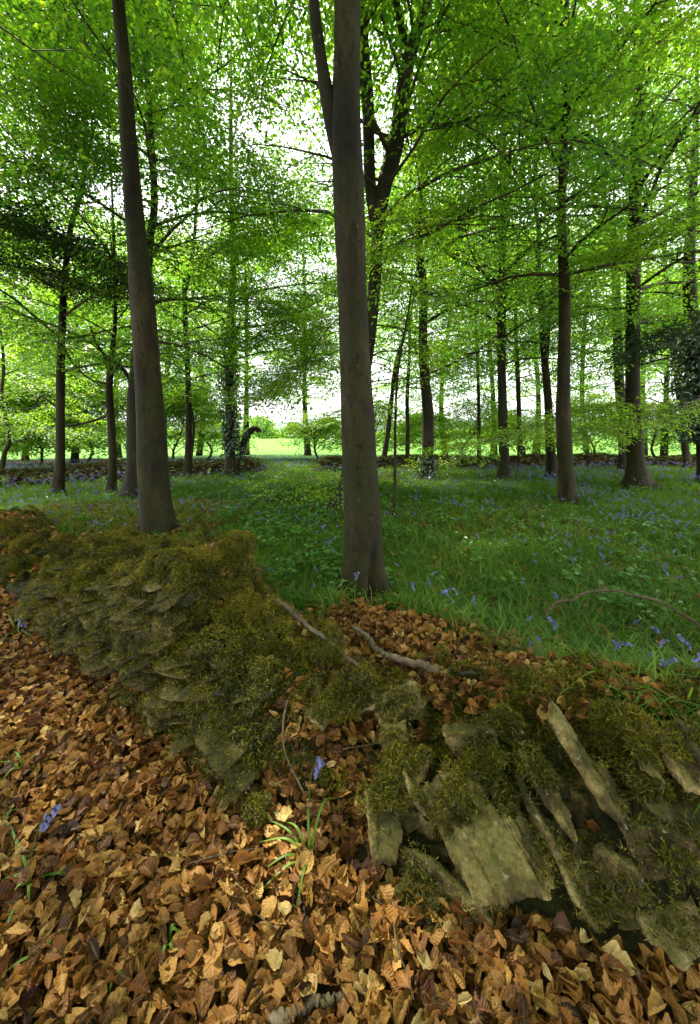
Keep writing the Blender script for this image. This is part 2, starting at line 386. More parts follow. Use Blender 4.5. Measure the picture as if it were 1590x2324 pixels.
# ------------------------------------------------------------------ leaf and spray prototypes
def leaf_proto(near):
    if near:
        v = A([[0, 0, 0], [.28, .27, .05], [.66, .24, .05], [1, 0, -.04], [.66, -.24, .05], [.28, -.27, .05]])
        f = A([[0, 2, 1], [0, 3, 2], [0, 4, 3], [0, 5, 4]])
    else:
        v = A([[0, 0, 0], [.45, .30, .06], [1, 0, -.03], [.45, -.30, .06]]); f = A([[0, 2, 1], [0, 3, 2]])
    return v, f
def spray_proto(seed, near, size=.066, sparse=1.0):
    r = np.random.default_rng(seed); lv, lf = leaf_proto(near)
    P, D, S = [], [], []; tw = []
    L = .8; n = 9
    def z_of(x): return -.10 * x * x
    for i in range(n):
        x = L * (i + .7) / n; side = 1 if i % 2 else -1
        a = side * R(r.uniform(38, 62)); l = .42 * (1 - .75 * i / n) * r.uniform(.7, 1.2)
        o = A([x, .012 * side, z_of(x)]); d = A([math.cos(a), math.sin(a), r.uniform(-.25, .05)])
        tw.append((o, o + d * l))
        m = max(2, int(l / .055)); 
        for k in range(m + 1):
            if r.random() > sparse: continue
            q = o + d * l * (k + .6) / (m + .6) + A([0, 0, -.05 * ((k + .6) / (m + .6)) ** 2])
            b = a + (R(45) if k % 2 else -R(45)) * (0.15 if k == m else 1) + r.normal(0, .25)
            P.append(q); D.append([math.cos(b), math.sin(b), r.normal(-.22, .28)]); S.append(size * r.uniform(.7, 1.15))
    for k in range(3):
        P.append(A([L + .02 * k, 0, z_of(L)])); b = (k - 1) * .7; D.append([math.cos(b), math.sin(b), -.3]); S.append(size)
    P, D, S = A(P), A(D), A(S); nrm = np.stack([r.normal(0, .33, len(P)), r.normal(0, .33, len(P)), np.ones(len(P))], 1)
    M = frames(D, nrm) * S[:, None, None]
    V, F, _, Rn = stamp([(lv, lf, np.zeros((len(lv), 2)), None)], np.zeros(len(P), int), M, P, r.random(len(P)))
    tv = []; tf = []
    def rib(a, b, w0):
        d = b - a; s = np.cross(d, [0, 0, 1.]); s = s / (np.linalg.norm(s) + 1e-9) * w0; u = A([0, 0, w0])
        k = len(tv) ; tv.extend([a + s, a - s, a + u, b]); tf.extend([[k, k + 1, k + 3], [k + 1, k + 2, k + 3], [k + 2, k, k + 3]])
    for a, b in tw: rib(a, b, .0022)
    rib(A([0, 0, 0.]), A([L * .5, 0, z_of(L * .5)]), .004); rib(A([L * .48, 0, z_of(L * .48)]), A([L, 0, z_of(L)]), .003)
    return (V, F, np.zeros((len(V), 2)), Rn), (A(tv), A(tf), np.zeros((len(tv), 2)), None)
SPR_N = [spray_proto(k, True) for k in range(5)]
SPR_M = [spray_proto(10 + k, False, .074, .85) for k in range(4)]
SPR_F = [spray_proto(20 + k, False, .105, .5) for k in range(4)]

def proj(T):
    q = T - CAM; z = q @ FWD; z = np.where(np.abs(z) < 1e-3, 1e-3, z)
    u = q[:, 0] / z / K + 795; v = -(q @ A([0, SP, CP])) / z / K + 1162
    return u, v, z
FLECKS = [(.06, .74, .5, .05), (-1.3, 1.6, .4, .3), (1.6, 3.6, .4, .3), (-.8, 4.2, .5, .3), (.9, 5.6, .5, .3), (3.6, 8.5, .7, .3), (2.2, 9.0, .8, .2), (-1.5, 6.5, .8, .25), (4.5, 6.0, .6, .25)]      # holes in the roof of leaves where the sun comes through, by the spot lit
GAPS = [(545, 200, 105, 230, .06), (590, 300, 90, 80, .6), (915, 170, 75, 230, .30), (1130, 330, 90, 120, .6), (650, 1000, 75, 45, .05)]
def thin(T, D, rs, clear=4.7):
    """openings in the canopy: share of the sprays kept"""
    u, v, z = proj(T + D * .35)
    dist = np.linalg.norm(T - CAM, axis=1)
    p = np.ones(len(T))
    infr = (z > .1) & (u > -90) & (u < 1680) & (v > -110) & (v < 2400)
    p[~infr] = .72
    p[(dist < 2.7) & (z > -1)] = 0
    sd_ = A(sd)
    for (fx, fy, fr, kk_) in FLECKS:
        q = T + D * .35 - A([fx, fy, 0]); dd = np.linalg.norm(q - np.outer(q @ sd_, sd_), axis=1); p *= np.where(dd < fr, kk_, 1)
    for (cu, cv, ru, rv, k) in GAPS:
        q = ((u - cu) / ru) ** 2 + ((v - cv) / rv) ** 2
        g = np.exp(-q * 1.1); p *= np.where(z > 0, 1 - (1 - k) * g, 1)
    p[(z > .1) & (u > -420) & (u < 2010) & (v > -420) & (dist < clear)] = 0 if clear > 5 else p[(z > .1) & (u > -420) & (u < 2010) & (v > -420) & (dist < clear)]
    p[infr & (dist < clear)] = 0
    cl = fbm(T[:, 0] * .55, T[:, 1] * .55, T[:, 2] * .9, 2, 77)      # clumps and holes
    p *= np.clip((cl - .31) * 5.2, .06, 1)
    p[(z > 0) & infr & (v > 1010) & (T[:, 2] < .75)] = 0
    return rs.random(len(T)) < p

def foliage(root, pos, dr, rs, leafmat, tone=0.0, clear=4.7, lod=None, do_thin=True, scale=1.0, name='crown'):
    pos, dr = A(pos), A(dr)
    if do_thin:
        k = thin(pos, dr / (np.linalg.norm(dr, axis=1)[:, None] + 1e-9), rs, clear); pos, dr = pos[k], dr[k]
    if not len(pos): return None, 0
    dist = np.linalg.norm(pos.mean(0) - CAM) if lod is None else lod
    P = SPR_N if dist < 8.5 else (SPR_M if dist < 15.5 else SPR_F)
    n = len(pos); nrm = np.stack([rs.normal(0, .28, n), rs.normal(0, .28, n), np.ones(n)], 1)
    tone = tone + rs.uniform(-.22, .12)
    M = frames(dr, nrm) * (rs.uniform(.75, 1.15, n) * scale)[:, None, None]
    idx = rs.integers(0, len(P), n); rnd = np.clip(rs.normal(.5 + tone, .28, n), 0, 1)
    V, F, _, rn = stamp([p[0] for p in P], idx, M, pos, rnd)
    o = mk(name, V, F, leafmat, root, rnd=rn)
    tw = stamp([p[1] for p in P], idx, M, pos, rnd) if dist < 12 else None
    return tw, len(F)

def resample(path, rad, n):
    Pp = smooth_path(path, n); t = np.linspace(0, len(path) - 1, n)
    return Pp, np.interp(t, np.arange(len(path)), rad)

def grow(path, rad, H, zmin, RR, nb, rs, el0=35, sub=6, spr=4, az_bias=None):
    nb = int(nb * DEN)
    """branches of a crown: tubes (V, F) and sprays (pos, dir)"""
    tubes, pos, dr = [], [], []
    zs = path[:, 2]
    for i in range(nb):
        f = (i + rs.random()) / nb; z = zmin + (H - zmin) * f ** .95
        k = min(int(np.searchsorted(zs, z)), len(path) - 1); o = path[k]; r0 = rad[k]
        az = i * 2.399 + rs.normal(0, .35)
        if az_bias is not None and rs.random() < az_bias[1]: az = az_bias[0] + rs.normal(0, .6)
        L = RR * (.75 + .35 * math.sin(min(f * 1.5, 1) * math.pi)) * (1 - .62 * f ** 2) * rs.uniform(.75, 1.2)
        e = R(el0) * rs.uniform(.5, 1.25) + f * R(20)
        pts = [o.copy()]; d = A([math.cos(az) * math.cos(e), math.sin(az) * math.cos(e), math.sin(e)]); st_ = L / 7
        for q in range(7):
            pts.append(pts[-1] + d * st_); d = d + A([rs.normal(0, .16), rs.normal(0, .16), rs.normal(-.10, .09)]); d /= np.linalg.norm(d)
        pts = A(pts); rb = np.linspace(min(r0 * .42, .007 + L * .0085), .003, 8); tubes.append(tube(pts, rb, 5))
        for j in range(sub):
            g = .22 + .78 * (j + .5 * rs.random()) / sub; kk = g * 7; a = int(min(kk, 6)); p = pts[a] + (pts[a + 1] - pts[a]) * (kk - a)
            t_ = pts[a + 1] - pts[a]; yaw = math.atan2(t_[1], t_[0]) + (1 if j % 2 else -1) * R(rs.uniform(35, 70))
            l = L * .48 * (1 - .55 * g) * rs.uniform(.7, 1.25) + .15; el = rs.normal(.12, .18)
            sp_ = [p]; dd = A([math.cos(yaw), math.sin(yaw), el])
            for q in range(3): sp_.append(sp_[-1] + dd * l / 3); dd = dd + A([rs.normal(0, .2), rs.normal(0, .2), -.12 + rs.normal(0, .06)])
            sp_ = A(sp_); tubes.append(tube(sp_, [rb[a] * .5 + .001, rb[a] * .38 + .001, .0035, .002], 3))
            for q in range(spr):
                h = (q + .6) / spr * 3; b = int(min(h, 2)); pp = sp_[b] + (sp_[b + 1] - sp_[b]) * (h - b)
                yy = math.atan2(dd[1], dd[0]) + ((1 if q % 2 else -1) * R(rs.uniform(20, 65)) if q < spr - 1 else 0)
                pos.append(pp); dr.append([math.cos(yy), math.sin(yy), rs.normal(-.20, .16)])
        pos.append(pts[-1]); dr.append(list(d))
    return tubes, pos, dr

NF = [0]
FEET = []
DEN = 2.25
def tree(label, uv, y=None, H=12, zmin=3, RR=3.2, nb=16, seed=1, group=None, flare=(.17, .85), lean=0.0, cat='tree', bark=None,
         limbs=(), sub=6, spr=4, leaf=None, tone=0.0, ns=None, kind='beech_tree', el0=22, ivy=None, az_bias=None, scale=1.0, fol=True, sink=.08, lod=None, cleft=None):
    """uv: (u, v, width) of the trunk from the foot upwards in the 1590-wide frame; y: its distance"""
    rs = np.random.default_rng(seed * 101 + 3); bark = bark or M_BARK
    base = at_g(uv[0][0], uv[0][1]) if y is None else at_y(uv[0][0], uv[0][1], y)
    if y is not None: base[2] = float(ground(base[0], base[1]))
    Y = base[1]; pts, rad = [], []
    for i, (u, v, wd) in enumerate(uv):
        p = base.copy() if i == 0 else at_y(u, v, Y + lean * max(0, (at_y(u, v, Y)[2] - base[2])))
        pts.append(p); rad.append(wd * K * depth(p) / 2)
    d = A(pts[-1]) - A(pts[-2]); d /= np.linalg.norm(d); d = d * .5 + A([0, 0, .6]); d /= np.linalg.norm(d)
    if pts[-1][2] < H:
        n = max(2, int((H - pts[-1][2]) / 1.6)); r0 = rad[-1]; st_ = (H - pts[-1][2]) / n
        for i in range(n):
            pts.append(pts[-1] + d * st_ + A([rs.normal(0, .06), rs.normal(0, .06), 0])); rad.append(r0 * (1 - .85 * (i + 1) / n))
    root = empty(kind, tuple(base), label, cat, group)
    P, rr = resample(pts, rad, 46); P[0, 2] -= sink; FEET.append((base[0], base[1], rad[0] * 1.25 + .08))
    fl = (flare[0], flare[1], 5 + seed % 2, seed * 1.3)
    near = depth(base) < 6
    V, F = tube(P, rr, ns or (40 if near else 12), .10 if near else .14, seed, fl, cleft)
    mk('trunk', V, F, bark, root, smooth=True)
    for lb in limbs:                                   # limbs seen in the photograph, as (u, v, width[, distance]) chains
        lp = []; lr = []
        for q in lb:
            yy = Y + (q[3] if len(q) > 3 else 0) + lean * 2
            p = at_y(q[0], q[1], yy); lp.append(p); lr.append(max(q[2] * K * depth(p) / 2, .004))
        Pl, rl = resample(lp, lr, 16); V, F = tube(Pl, rl, 8, .14, seed + 5); mk('limb', V, F, bark, root, smooth=True)
    if fol:
        tb, pos, dr = grow(P, rr, P[-1, 2], base[2] + zmin, RR, nb, rs, el0, sub, spr, az_bias)
        tw, nf = foliage(root, pos, dr, rs, leaf or M_LEAF, tone, scale=scale, lod=lod); NF[0] += nf
        V, F, _ = cat_mesh(tb)
        if tw is not None: V, F, _ = cat_mesh([(V, F), (tw[0], tw[1])])
        mk('branches', V, F, M_TWIG, root)
    if ivy: add_ivy(root, P, rr, ivy, rs)
    return root, P, rr
IVY_L = (A([[0, 0, 0], [.25, .45, .03], [.6, .38, 0], [1, 0, -.1], [.6, -.38, 0], [.25, -.45, .03]]), A([[0, 2, 1], [0, 3, 2], [0, 4, 3], [0, 5, 4]]), np.zeros((6, 2)), None)
def add_ivy(root, P, rr, spec, rs):
    n, z0, z1, thick, size = spec
    k = rs.uniform(z0, z1, n); i = np.interp(k, P[:, 2] - P[0, 2], np.arange(len(P)))
    c = np.stack([np.interp(i, np.arange(len(P)), P[:, a]) for a in range(3)], 1); r = np.interp(i, np.arange(len(P)), rr)
    th = rs.uniform(0, 2 * math.pi, n); o = np.stack([np.cos(th), np.sin(th), np.zeros(n)], 1)
    tt = thick * (.3 + 1.2 * fbm(th * 1.1, k * 1.6, 0, 2, 9))
    T = c + o * (r + rs.random(n) * tt)[:, None]
    D = o * .5 + np.stack([rs.normal(0, .5, n), rs.normal(0, .5, n), rs.normal(-.8, .3, n)], 1)
    M = frames(D, o + rs.normal(0, .5, (n, 3))) * (size * rs.uniform(.7, 1.2, n))[:, None, None]
    V, F, _, rn = stamp([IVY_L], np.zeros(n, int), M, T, rs.random(n)); mk('ivy', V, F, M_IVY, root, rnd=rn)

# ------------------------------------------------------------------ the trees
G1 = 'beech trees standing in the bluebells'
T = tree
T('thick smooth beech trunk leaning left just behind the tall end of the mossy stone wall',
  [(360, 1212, 72), (352, 1120, 66), (345, 1000, 62), (335, 850, 55), (325, 700, 50), (314, 580, 44), (303, 460, 38), (291, 300, 33), (283, 160, 29), (268, -10, 26)],
  H=11, zmin=5.5, RR=5.0, nb=24, seed=1, group=G1, flare=(.12, .8), scale=1.2)
T('stoutest beech trunk in the centre, cleft at its foot, one limb rising left',
  [(826, 1345, 92), (825, 1250, 84), (822, 1130, 80), (815, 1000, 75), (808, 850, 70), (802, 700, 68), (796, 560, 69), (790, 420, 70), (785, 300, 68), (786, 160, 60), (788, -10, 58)],
  H=10.5, zmin=4.5, RR=5.2, nb=26, seed=2, group=G1, flare=(.12, 1.0), cleft=(3.5, .62, .26, .40), scale=1.25,
  limbs=[[(778, 400, 22), (764, 330, 32), (744, 230, 32), (730, 140, 28), (716, 40, 26), (708, -60, 22), (690, -200, 14)]])
T('forked beech leaning out to the right from behind the stoutest central trunk',
  [(772, 1150, 44), (790, 1080, 30), (812, 950, 26), (838, 780, 26), (850, 650, 28), (858, 540, 28), (872, 430, 34), (894, 350, 38), (906, 280, 34), (916, 200, 32), (934, 112, 30), (958, 40, 22), (978, -20, 18)],
  H=8, zmin=3.6, RR=2.8, nb=11, seed=3, group=G1, bark=M_BARK2,
  limbs=[[(856, 520, 26), (842, 430, 26), (838, 330, 27), (834, 220, 28), (826, 120, 26), (820, -10, 22), (815, -120, 14)],
         [(930, 118, 20), (914, 70, 18), (902, 10, 16), (896, -60, 10)]])
T('thin straight beech sapling just right of the stoutest central trunk',
  [(895, 1175, 8), (897, 1080, 7), (898, 960, 6), (902, 860, 6), (912, 790, 5), (925, 720, 4)], H=3.6, zmin=1.0, RR=.8, nb=5, seed=4, flare=(.05, .1), leaf=M_LEAF_Y, sub=3, spr=2)
T('grey beech trunk swelling near its ivy covered base right of the thin sapling',
  [(970, 1090, 34), (972, 1040, 26), (972, 940, 25), (965, 860, 22), (960, 760, 20), (962, 660, 19), (952, 560, 18), (958, 440, 16), (952, 300, 14)],
  H=11, zmin=2.4, RR=3.4, nb=17, seed=5, group=G1, bark=M_BARK2, ivy=(500, .0, .7, .10, .05))
T('dark slender beech trunk in the middle of the right side above a dark flared foot',
  [(1145, 1090, 30), (1145, 1040, 22), (1142, 940, 20), (1139, 800, 19), (1140, 650, 18), (1142, 520, 16), (1142, 380, 15), (1146, 260, 13)],
  H=11, zmin=2.6, RR=3.4, nb=18, seed=6, group=G1, bark=M_BARK2,
  limbs=[[(1140, 650, 9), (1080, 605, 8), (1040, 590, 7), (985, 545, 6), (930, 480, 4)], [(1142, 420, 8), (1165, 370, 7), (1200, 300, 5), (1215, 230, 4)]])
T('tall slim beech trunk on the right, nearest of the right hand trunks',
  [(1290, 1145, 40), (1285, 1060, 31), (1279, 950, 31), (1280, 840, 27), (1283, 720, 24), (1280, 600, 20), (1276, 480, 17), (1280, 350, 16), (1287, 220, 15), (1292, 90, 15), (1284, -10, 14)],
  H=10, zmin=3.3, RR=3.2, nb=15, seed=7, group=G1,
  limbs=[[(1278, 470, 9), (1292, 350, 8), (1320, 300, 7), (1370, 340, 6), (1420, 390, 5, .6)], [(1292, 110, 9), (1240, 160, 8), (1180, 190, 7), (1100, 260, 4)], [(1287, 60, 9), (1240, 30, 8), (1200, -10, 6)]])
T('beech with a wide tan buttressed foot near the right edge',
  [(1447, 1108, 56), (1445, 1050, 34), (1440, 960, 29), (1437, 850, 28), (1438, 700, 27), (1440, 560, 26), (1443, 420, 22), (1445, 300, 20), (1450, 180, 18), (1452, 60, 16), (1446, -10, 14)],
  H=11, zmin=3.0, RR=3.6, nb=16, seed=8, group=G1, flare=(.2, .75),
  limbs=[[(1440, 430, 9), (1400, 370, 8), (1350, 340, 7), (1310, 330, 5)], [(1446, 330, 9), (1480, 270, 8), (1530, 200, 6), (1560, 170, 4)], [(1452, 100, 12), (1475, 50, 10), (1500, 0, 8), (1530, -50, 6)]])
T('beech trunk standing close behind the tan buttressed one and forking above it',
  [(1418, 1072, 22), (1414, 960, 19), (1405, 840, 18), (1402, 720, 18), (1396, 600, 14), (1388, 500, 12), (1370, 440, 10)],
  H=11, zmin=3.0, RR=3.2, nb=14, seed=9, group=G1, bark=M_BARK2, limbs=[[(1396, 560, 8), (1370, 500, 8), (1350, 470, 7), (1335, 440, 5)]])
T('forked grey beech left of the slim right hand trunk with its foot behind it',
  [(1255, 1088, 24), (1250, 1010, 18), (1244, 900, 16), (1236, 800, 15), (1230, 700, 13), (1222, 600, 12), (1224, 520, 10), (1215, 440, 8)],
  H=11, zmin=2.8, RR=3.2, nb=14, seed=10, group=G1, limbs=[[(1240, 850, 9), (1245, 760, 9), (1250, 700, 8), (1260, 620, 6)]])
T('very thin distant trunk between the dark slender beech and the forked grey one',
  [(1182, 1062, 14), (1180, 960, 10), (1176, 860, 10), (1172, 760, 8), (1172, 660, 7)], H=10, zmin=2.6, RR=2.6, nb=11, seed=11)
T('thin pinkish brown trunk by the far wall at the right edge of the wood',
  [(1562, 1066, 18), (1552, 980, 12), (1541, 880, 12), (1530, 790, 12), (1518, 690, 10), (1510, 560, 8)], H=11, zmin=3.2, RR=3.2, nb=14, seed=12)
T('reddish brown beech trunk on the left before the far wall with bent side branches',
  [(132, 1122, 24), (137, 1040, 19), (137, 940, 17), (138, 820, 16), (143, 700, 14), (146, 640, 12), (160, 520, 11), (190, 400, 9)],
  H=9, zmin=2.2, RR=3.2, nb=16, seed=13, group=G1,
  limbs=[[(136, 930, 6), (105, 905, 5), (92, 900, 4), (75, 925, 3)], [(146, 790, 5), (170, 830, 5), (205, 860, 4), (240, 870, 4)]])
T('crooked forking beech trunk between the reddish trunk and the leaning thick one',
  [(252, 1118, 20), (256, 1060, 16), (254, 980, 16), (248, 890, 15), (252, 830, 13), (258, 770, 9), (262, 690, 7)],
  H=8, zmin=2.1, RR=2.8, nb=14, seed=14, group=G1,
  limbs=[[(250, 850, 8), (238, 810, 7), (215, 770, 5), (205, 740, 4)], [(252, 940, 6), (210, 955, 5), (160, 965, 4), (120, 955, 3)], [(258, 820, 10), (285, 845, 9), (300, 880, 6)]])
T('dark beech trunk half hidden directly behind the thick left leaning trunk',
  [(300, 1130, 44), (303, 1050, 30), (306, 900, 28), (318, 760, 24), (332, 640, 20), (340, 540, 17), (350, 430, 15)],
  H=10, zmin=2.6, RR=3.2, nb=15, seed=15, group=G1, bark=M_BARK2)
T('slender brown trunk with a twin stem, right of the thick leaning beech',
  [(426, 1088, 20), (428, 1020, 14), (429, 930, 13), (426, 830, 12), (422, 740, 11), (420, 640, 10), (440, 560, 8)],
  H=10, zmin=2.3, RR=3.2, nb=16, seed=16, group=G1, limbs=[[(432, 1060, 7), (440, 980, 6), (436, 930, 5)], [(421, 660, 7), (440, 600, 7), (480, 560, 6), (520, 545, 4)]])
T('ivy clad trunk beside the gap in the far wall where the field shows',
  [(522, 1082, 26), (524, 1020, 20), (523, 930, 20), (521, 820, 19), (524, 720, 17), (530, 600, 14)],
  H=11, zmin=3.0, RR=3.2, nb=14, seed=17, group=G1, ivy=(2200, .7, 4.2, .16, .07))
T('short ivy covered stem bent over to the right at the field gap',
  [(542, 1080, 6), (543, 1050, 6), (552, 1010, 12), (562, 985, 14), (578, 972, 13), (592, 978, 8)], H=0, sink=.05, fol=False, seed=18, flare=(.05, .1), ivy=(500, .5, 1.6, .07, .05), kind='leaning_stem')
T('left one of two thin stems leaning right behind the central trunk',
  [(868, 1062, 14), (880, 990, 11), (890, 900, 10), (900, 820, 9), (925, 740, 8), (945, 640, 6)], H=9, zmin=2.4, RR=2.6, nb=12, seed=19)
T('thin pale upright stem just right of the leaning stems by the far wall',
  [(925, 1058, 11), (926, 980, 9), (925, 900, 9), (930, 800, 7), (932, 700, 6)], H=9, zmin=2.6, RR=2.6, nb=12, seed=20)
T('slight young tree at the left edge with dark crooked branches against bright leaves',
  [(2, 1085, 12), (10, 1030, 9), (22, 1000, 8), (14, 950, 7), (4, 900, 6), (8, 820, 6)], H=6, zmin=1.0, RR=2.4, nb=12, seed=21, leaf=M_LEAF_Y,
  limbs=[[(14, 985, 5), (40, 1000, 4), (75, 990, 3)]])
T('slim distant trunk in the pale haze of leaves left of the dark slender beech',
  [(1088, 1052, 10), (1088, 960, 8), (1086, 860, 7), (1082, 760, 7), (1080, 660, 6)], H=10, zmin=2.8, RR=2.8, nb=13, seed=22)
T('dark ivy covered trunk at the right edge hung with glossy leaves',
  [(1606, 1100, 36), (1602, 1000, 32), (1592, 880, 30), (1576, 760, 28), (1566, 600, 22)], H=9, zmin=2.3, RR=2.8, nb=12, seed=23, bark=M_BARK2, ivy=(5000, 1.1, 3.6, .50, .065))
# trees and bushes beyond the far wall, one each
BG = [(-60, 15.5, 8, 1.0, 'bright'), (60, 17.5, 10, 1.0, 'bright'), (170, 15.8, 7, .8, 'bright'), (270, 19, 11, 1.4, 'bright'), (375, 17.5, 9, 1.3, 'bright'), (455, 21, 10, 2.4, 'mid'),
      (700, 21, 12, 3.6, 'mid'), (560, 22, 12, 3.4, 'mid'), (830, 20, 11, 2.2, 'mid'), (1010, 21, 12, 2.0, 'mid'), (1120, 19.5, 10, 1.6, 'mid'), (1215, 22, 12, 1.8, 'bright'),
      (1330, 20, 11, 1.5, 'bright'), (1460, 22, 12, 2.0, 'mid'), (1505, 18.6, 9, 1.4, 'bright'), (1610, 19, 12, 1.2, 'mid'), (1700, 17, 11, 1.0, 'mid'), (-170, 19, 12, 1.2, 'mid')]
BL = ['bushy bright tree beyond the far wall at the extreme left edge', 'tall yellow green tree beyond the far wall, left of the reddish trunk', 'low bright bush beyond the far wall between the reddish and the crooked trunk',
      'tall light green tree beyond the far wall behind the crooked trunk', 'rounded light tree beyond the far wall just right of the thick leaning trunk', 'loose green tree beyond the far wall behind the ivy clad trunk',
      'high crowned tree over the field gap left of the central trunk', 'open high crown above the gap where the field shows', 'green tree beyond the far wall behind the right flank of the central trunk',
      'tall green tree beyond the far wall behind the grey trunk with ivied base', 'light tree beyond the far wall left of the dark slender beech', 'tall bright tree beyond the far wall behind the forked grey beech',
      'bright leafy tree beyond the far wall right of the slim lit trunk', 'tall tree beyond the far wall behind the tan buttressed beech', 'yellow green bush beyond the far wall right of the tan buttressed beech',
      'dense green tree beyond the far wall at the right edge', 'outermost tree beyond the far wall past the right edge', 'outermost tree beyond the far wall past the left edge']
for i, ((u, y, H, zm, tn), lb) in enumerate(zip(BG, BL)):
    zm = zm * .55 if zm < 3 else zm * .8
    T(lb, [(u, 1060, 13 + i % 4 * 2), (u + (i % 3 - 1) * 8, 900, 10), (u + (i % 5 - 2) * 7, 700, 8)], y=y, H=H, zmin=zm, RR=3.2 if H > 8 else 2.6, nb=22, seed=40 + i,
      leaf=M_LEAF_Y if tn == 'bright' else M_LEAF, tone=.1 if tn == 'bright' else 0, sub=6, spr=4, group='trees beyond the far wall', kind='woodland_tree', bark=M_BARK2, flare=(.1, .2), ns=7)

# hedge and scattered trees across the field
def far_foliage(kind, label, cat, x0, x1, y, h, n, seed, size, trunk=False, group=None, mt=None):
    rs = np.random.default_rng(seed); g = float(ground((x0 + x1) / 2, y)) + .2; x = rs.uniform(x0, x1, n)
    if trunk: q = rs.normal(0, 1, (n, 3)); q /= np.linalg.norm(q, axis=1)[:, None]; q *= (.6 + .4 * rs.random(n))[:, None] * (.75 + .6 * fbm(q[:, 0] * 2, q[:, 1] * 2, q[:, 2] * 2, 2, seed))[:, None]; P = q * A([(x1 - x0) / 2, (x1 - x0) / 2, h * .42]) + A([(x0 + x1) / 2, y, g + h * .58])
    else: P = np.stack([x, y + rs.normal(0, 1.2, n), g + rs.random(n) * h * (.5 + fbm(x * .08, np.zeros(n), 0, 3, seed))], 1)
    root = empty(kind, ((x0 + x1) / 2, y, g), label, cat, group); M = frames(rs.normal(0, 1, (n, 3)), rs.normal(0, 1, (n, 3))) * (size * rs.uniform(.6, 1.2, n))[:, None, None]
    V, F, _, rn = stamp([IVY_L], np.zeros(n, int), M, P, rs.random(n)); mk('crown' if trunk else 'foliage', V, F, mt or M_LEAF, root, rnd=rn)
    if trunk: V, F = tube(A([[(x0 + x1) / 2, y, g - .3], [(x0 + x1) / 2, y, g + h * .3], [(x0 + x1) / 2, y, g + h * .7]]), [h * .03, h * .025, h * .01], 7); mk('trunk', V, F, M_BARK2, root)
far_foliage('hedge', 'long hedge crossing the far side of the sunlit field', 'hedge', -90, 90, 150, 3.4, 9000, 801, .9)
for i, (x, y, h, lb) in enumerate([(-34, 146, 9, 'round tree in the field hedge at the left of the gap'), (-23, 152, 6, 'small tree in the field hedge in the middle of the gap'), (-9, 148, 8, 'tree in the field hedge at the right of the gap'), (26, 150, 10, 'tree in the field hedge right of the central trunk'), (62, 155, 11, 'tree in the field hedge far to the right')]):
    far_foliage('hedgerow_tree', lb, 'tree', x - h * .5, x + h * .5, y, h, 1600, 810 + i, .7, True, 'trees in the field hedge')

# bushes along the outside of the far wall
for i, (u, y, h, lb) in enumerate([(-30, 13.2, 3.2, 'light green hazel bush behind the far wall at the left edge'), (95, 14.6, 3.0, 'light green bush behind the far wall left of the reddish trunk'),
        (200, 15.2, 3.4, 'bright bush behind the far wall between the reddish and crooked trunks'), (300, 15.4, 2.8, 'bright bush behind the far wall right of the crooked trunk'), (395, 15.6, 3.2, 'bush behind the far wall left of the slender twin stemmed tree'),
        (470, 16.2, 2.6, 'dark green bush behind the far wall between the twin stemmed and the ivy clad trunk'), (725, 17.0, 1.7, 'low bush on the far wall end right of the field gap'), (850, 17.0, 2.4, 'bush behind the far wall right of the central trunk'),
        (960, 17.4, 2.0, 'low bush behind the far wall behind the grey ivied trunk'), (1060, 17.2, 2.6, 'bush behind the far wall left of the dark slender beech'), (1190, 17.6, 2.3, 'bush behind the far wall right of the dark slender beech'),
        (1340, 17.4, 2.7, 'bush behind the far wall right of the slim lit trunk'), (1490, 17.6, 2.4, 'bush behind the far wall right of the tan buttressed beech'), (1590, 17.0, 3.4, 'bush behind the far wall at the right edge')]):
    T(lb, [(u, 1062, 6), (u + (i % 3 - 1) * 10, 1020, 5), (u + (i % 5 - 2) * 9, 980, 4)], y=y, H=h, zmin=.25, RR=1.9, nb=15, seed=140 + i, leaf=M_LEAF_Y, tone=.1, sub=5, spr=4, group='bushes outside the far wall',
      kind='hazel_bush', cat='bush', bark=M_BARK2, flare=(.1, .1), ns=6, el0=48, scale=.9)

# the wood around and behind the viewer: unseen beeches added for foreground shade
for i, (bx, by, lb) in enumerate([(-2.6, -2.4, 'unseen beech behind the viewpoint on the left, added to shade the leaf litter'), (2.4, -3.2, 'unseen beech behind the viewpoint on the right, added to shade the slabs'), (-4.6, .9, 'unseen beech left of the viewpoint, added for its shade'), (5.0, 1.2, 'unseen beech right of the viewpoint, added for its shade'), (0, -7.5, 'unseen beech farther back behind the viewpoint, added for its shade')]):
    rs = np.random.default_rng(700 + i); gz = float(ground(bx, by)); P = smooth_path(A([[bx, by, gz - .1], [bx + .1, by, 4], [bx, by + .2, 8], [bx + .1, by, 11]]), 30); rr = np.linspace(.17, .03, 30)
    root = empty('beech_tree', (bx, by, gz), lb, 'tree', G1); V, F = tube(P, rr, 14, .12, i, (.15, .8, 5, i)); mk('trunk', V, F, M_BARK, root, smooth=True)
    tb, pos, dr = grow(P, rr, 11, 3.0, 4.2, 20, rs, 20, 5, 4); foliage(root, pos, dr, rs, M_LEAF, 0, clear=9, lod=20, scale=1.25); V, F, _ = cat_mesh(tb); mk('branches', V, F, M_TWIG, root)

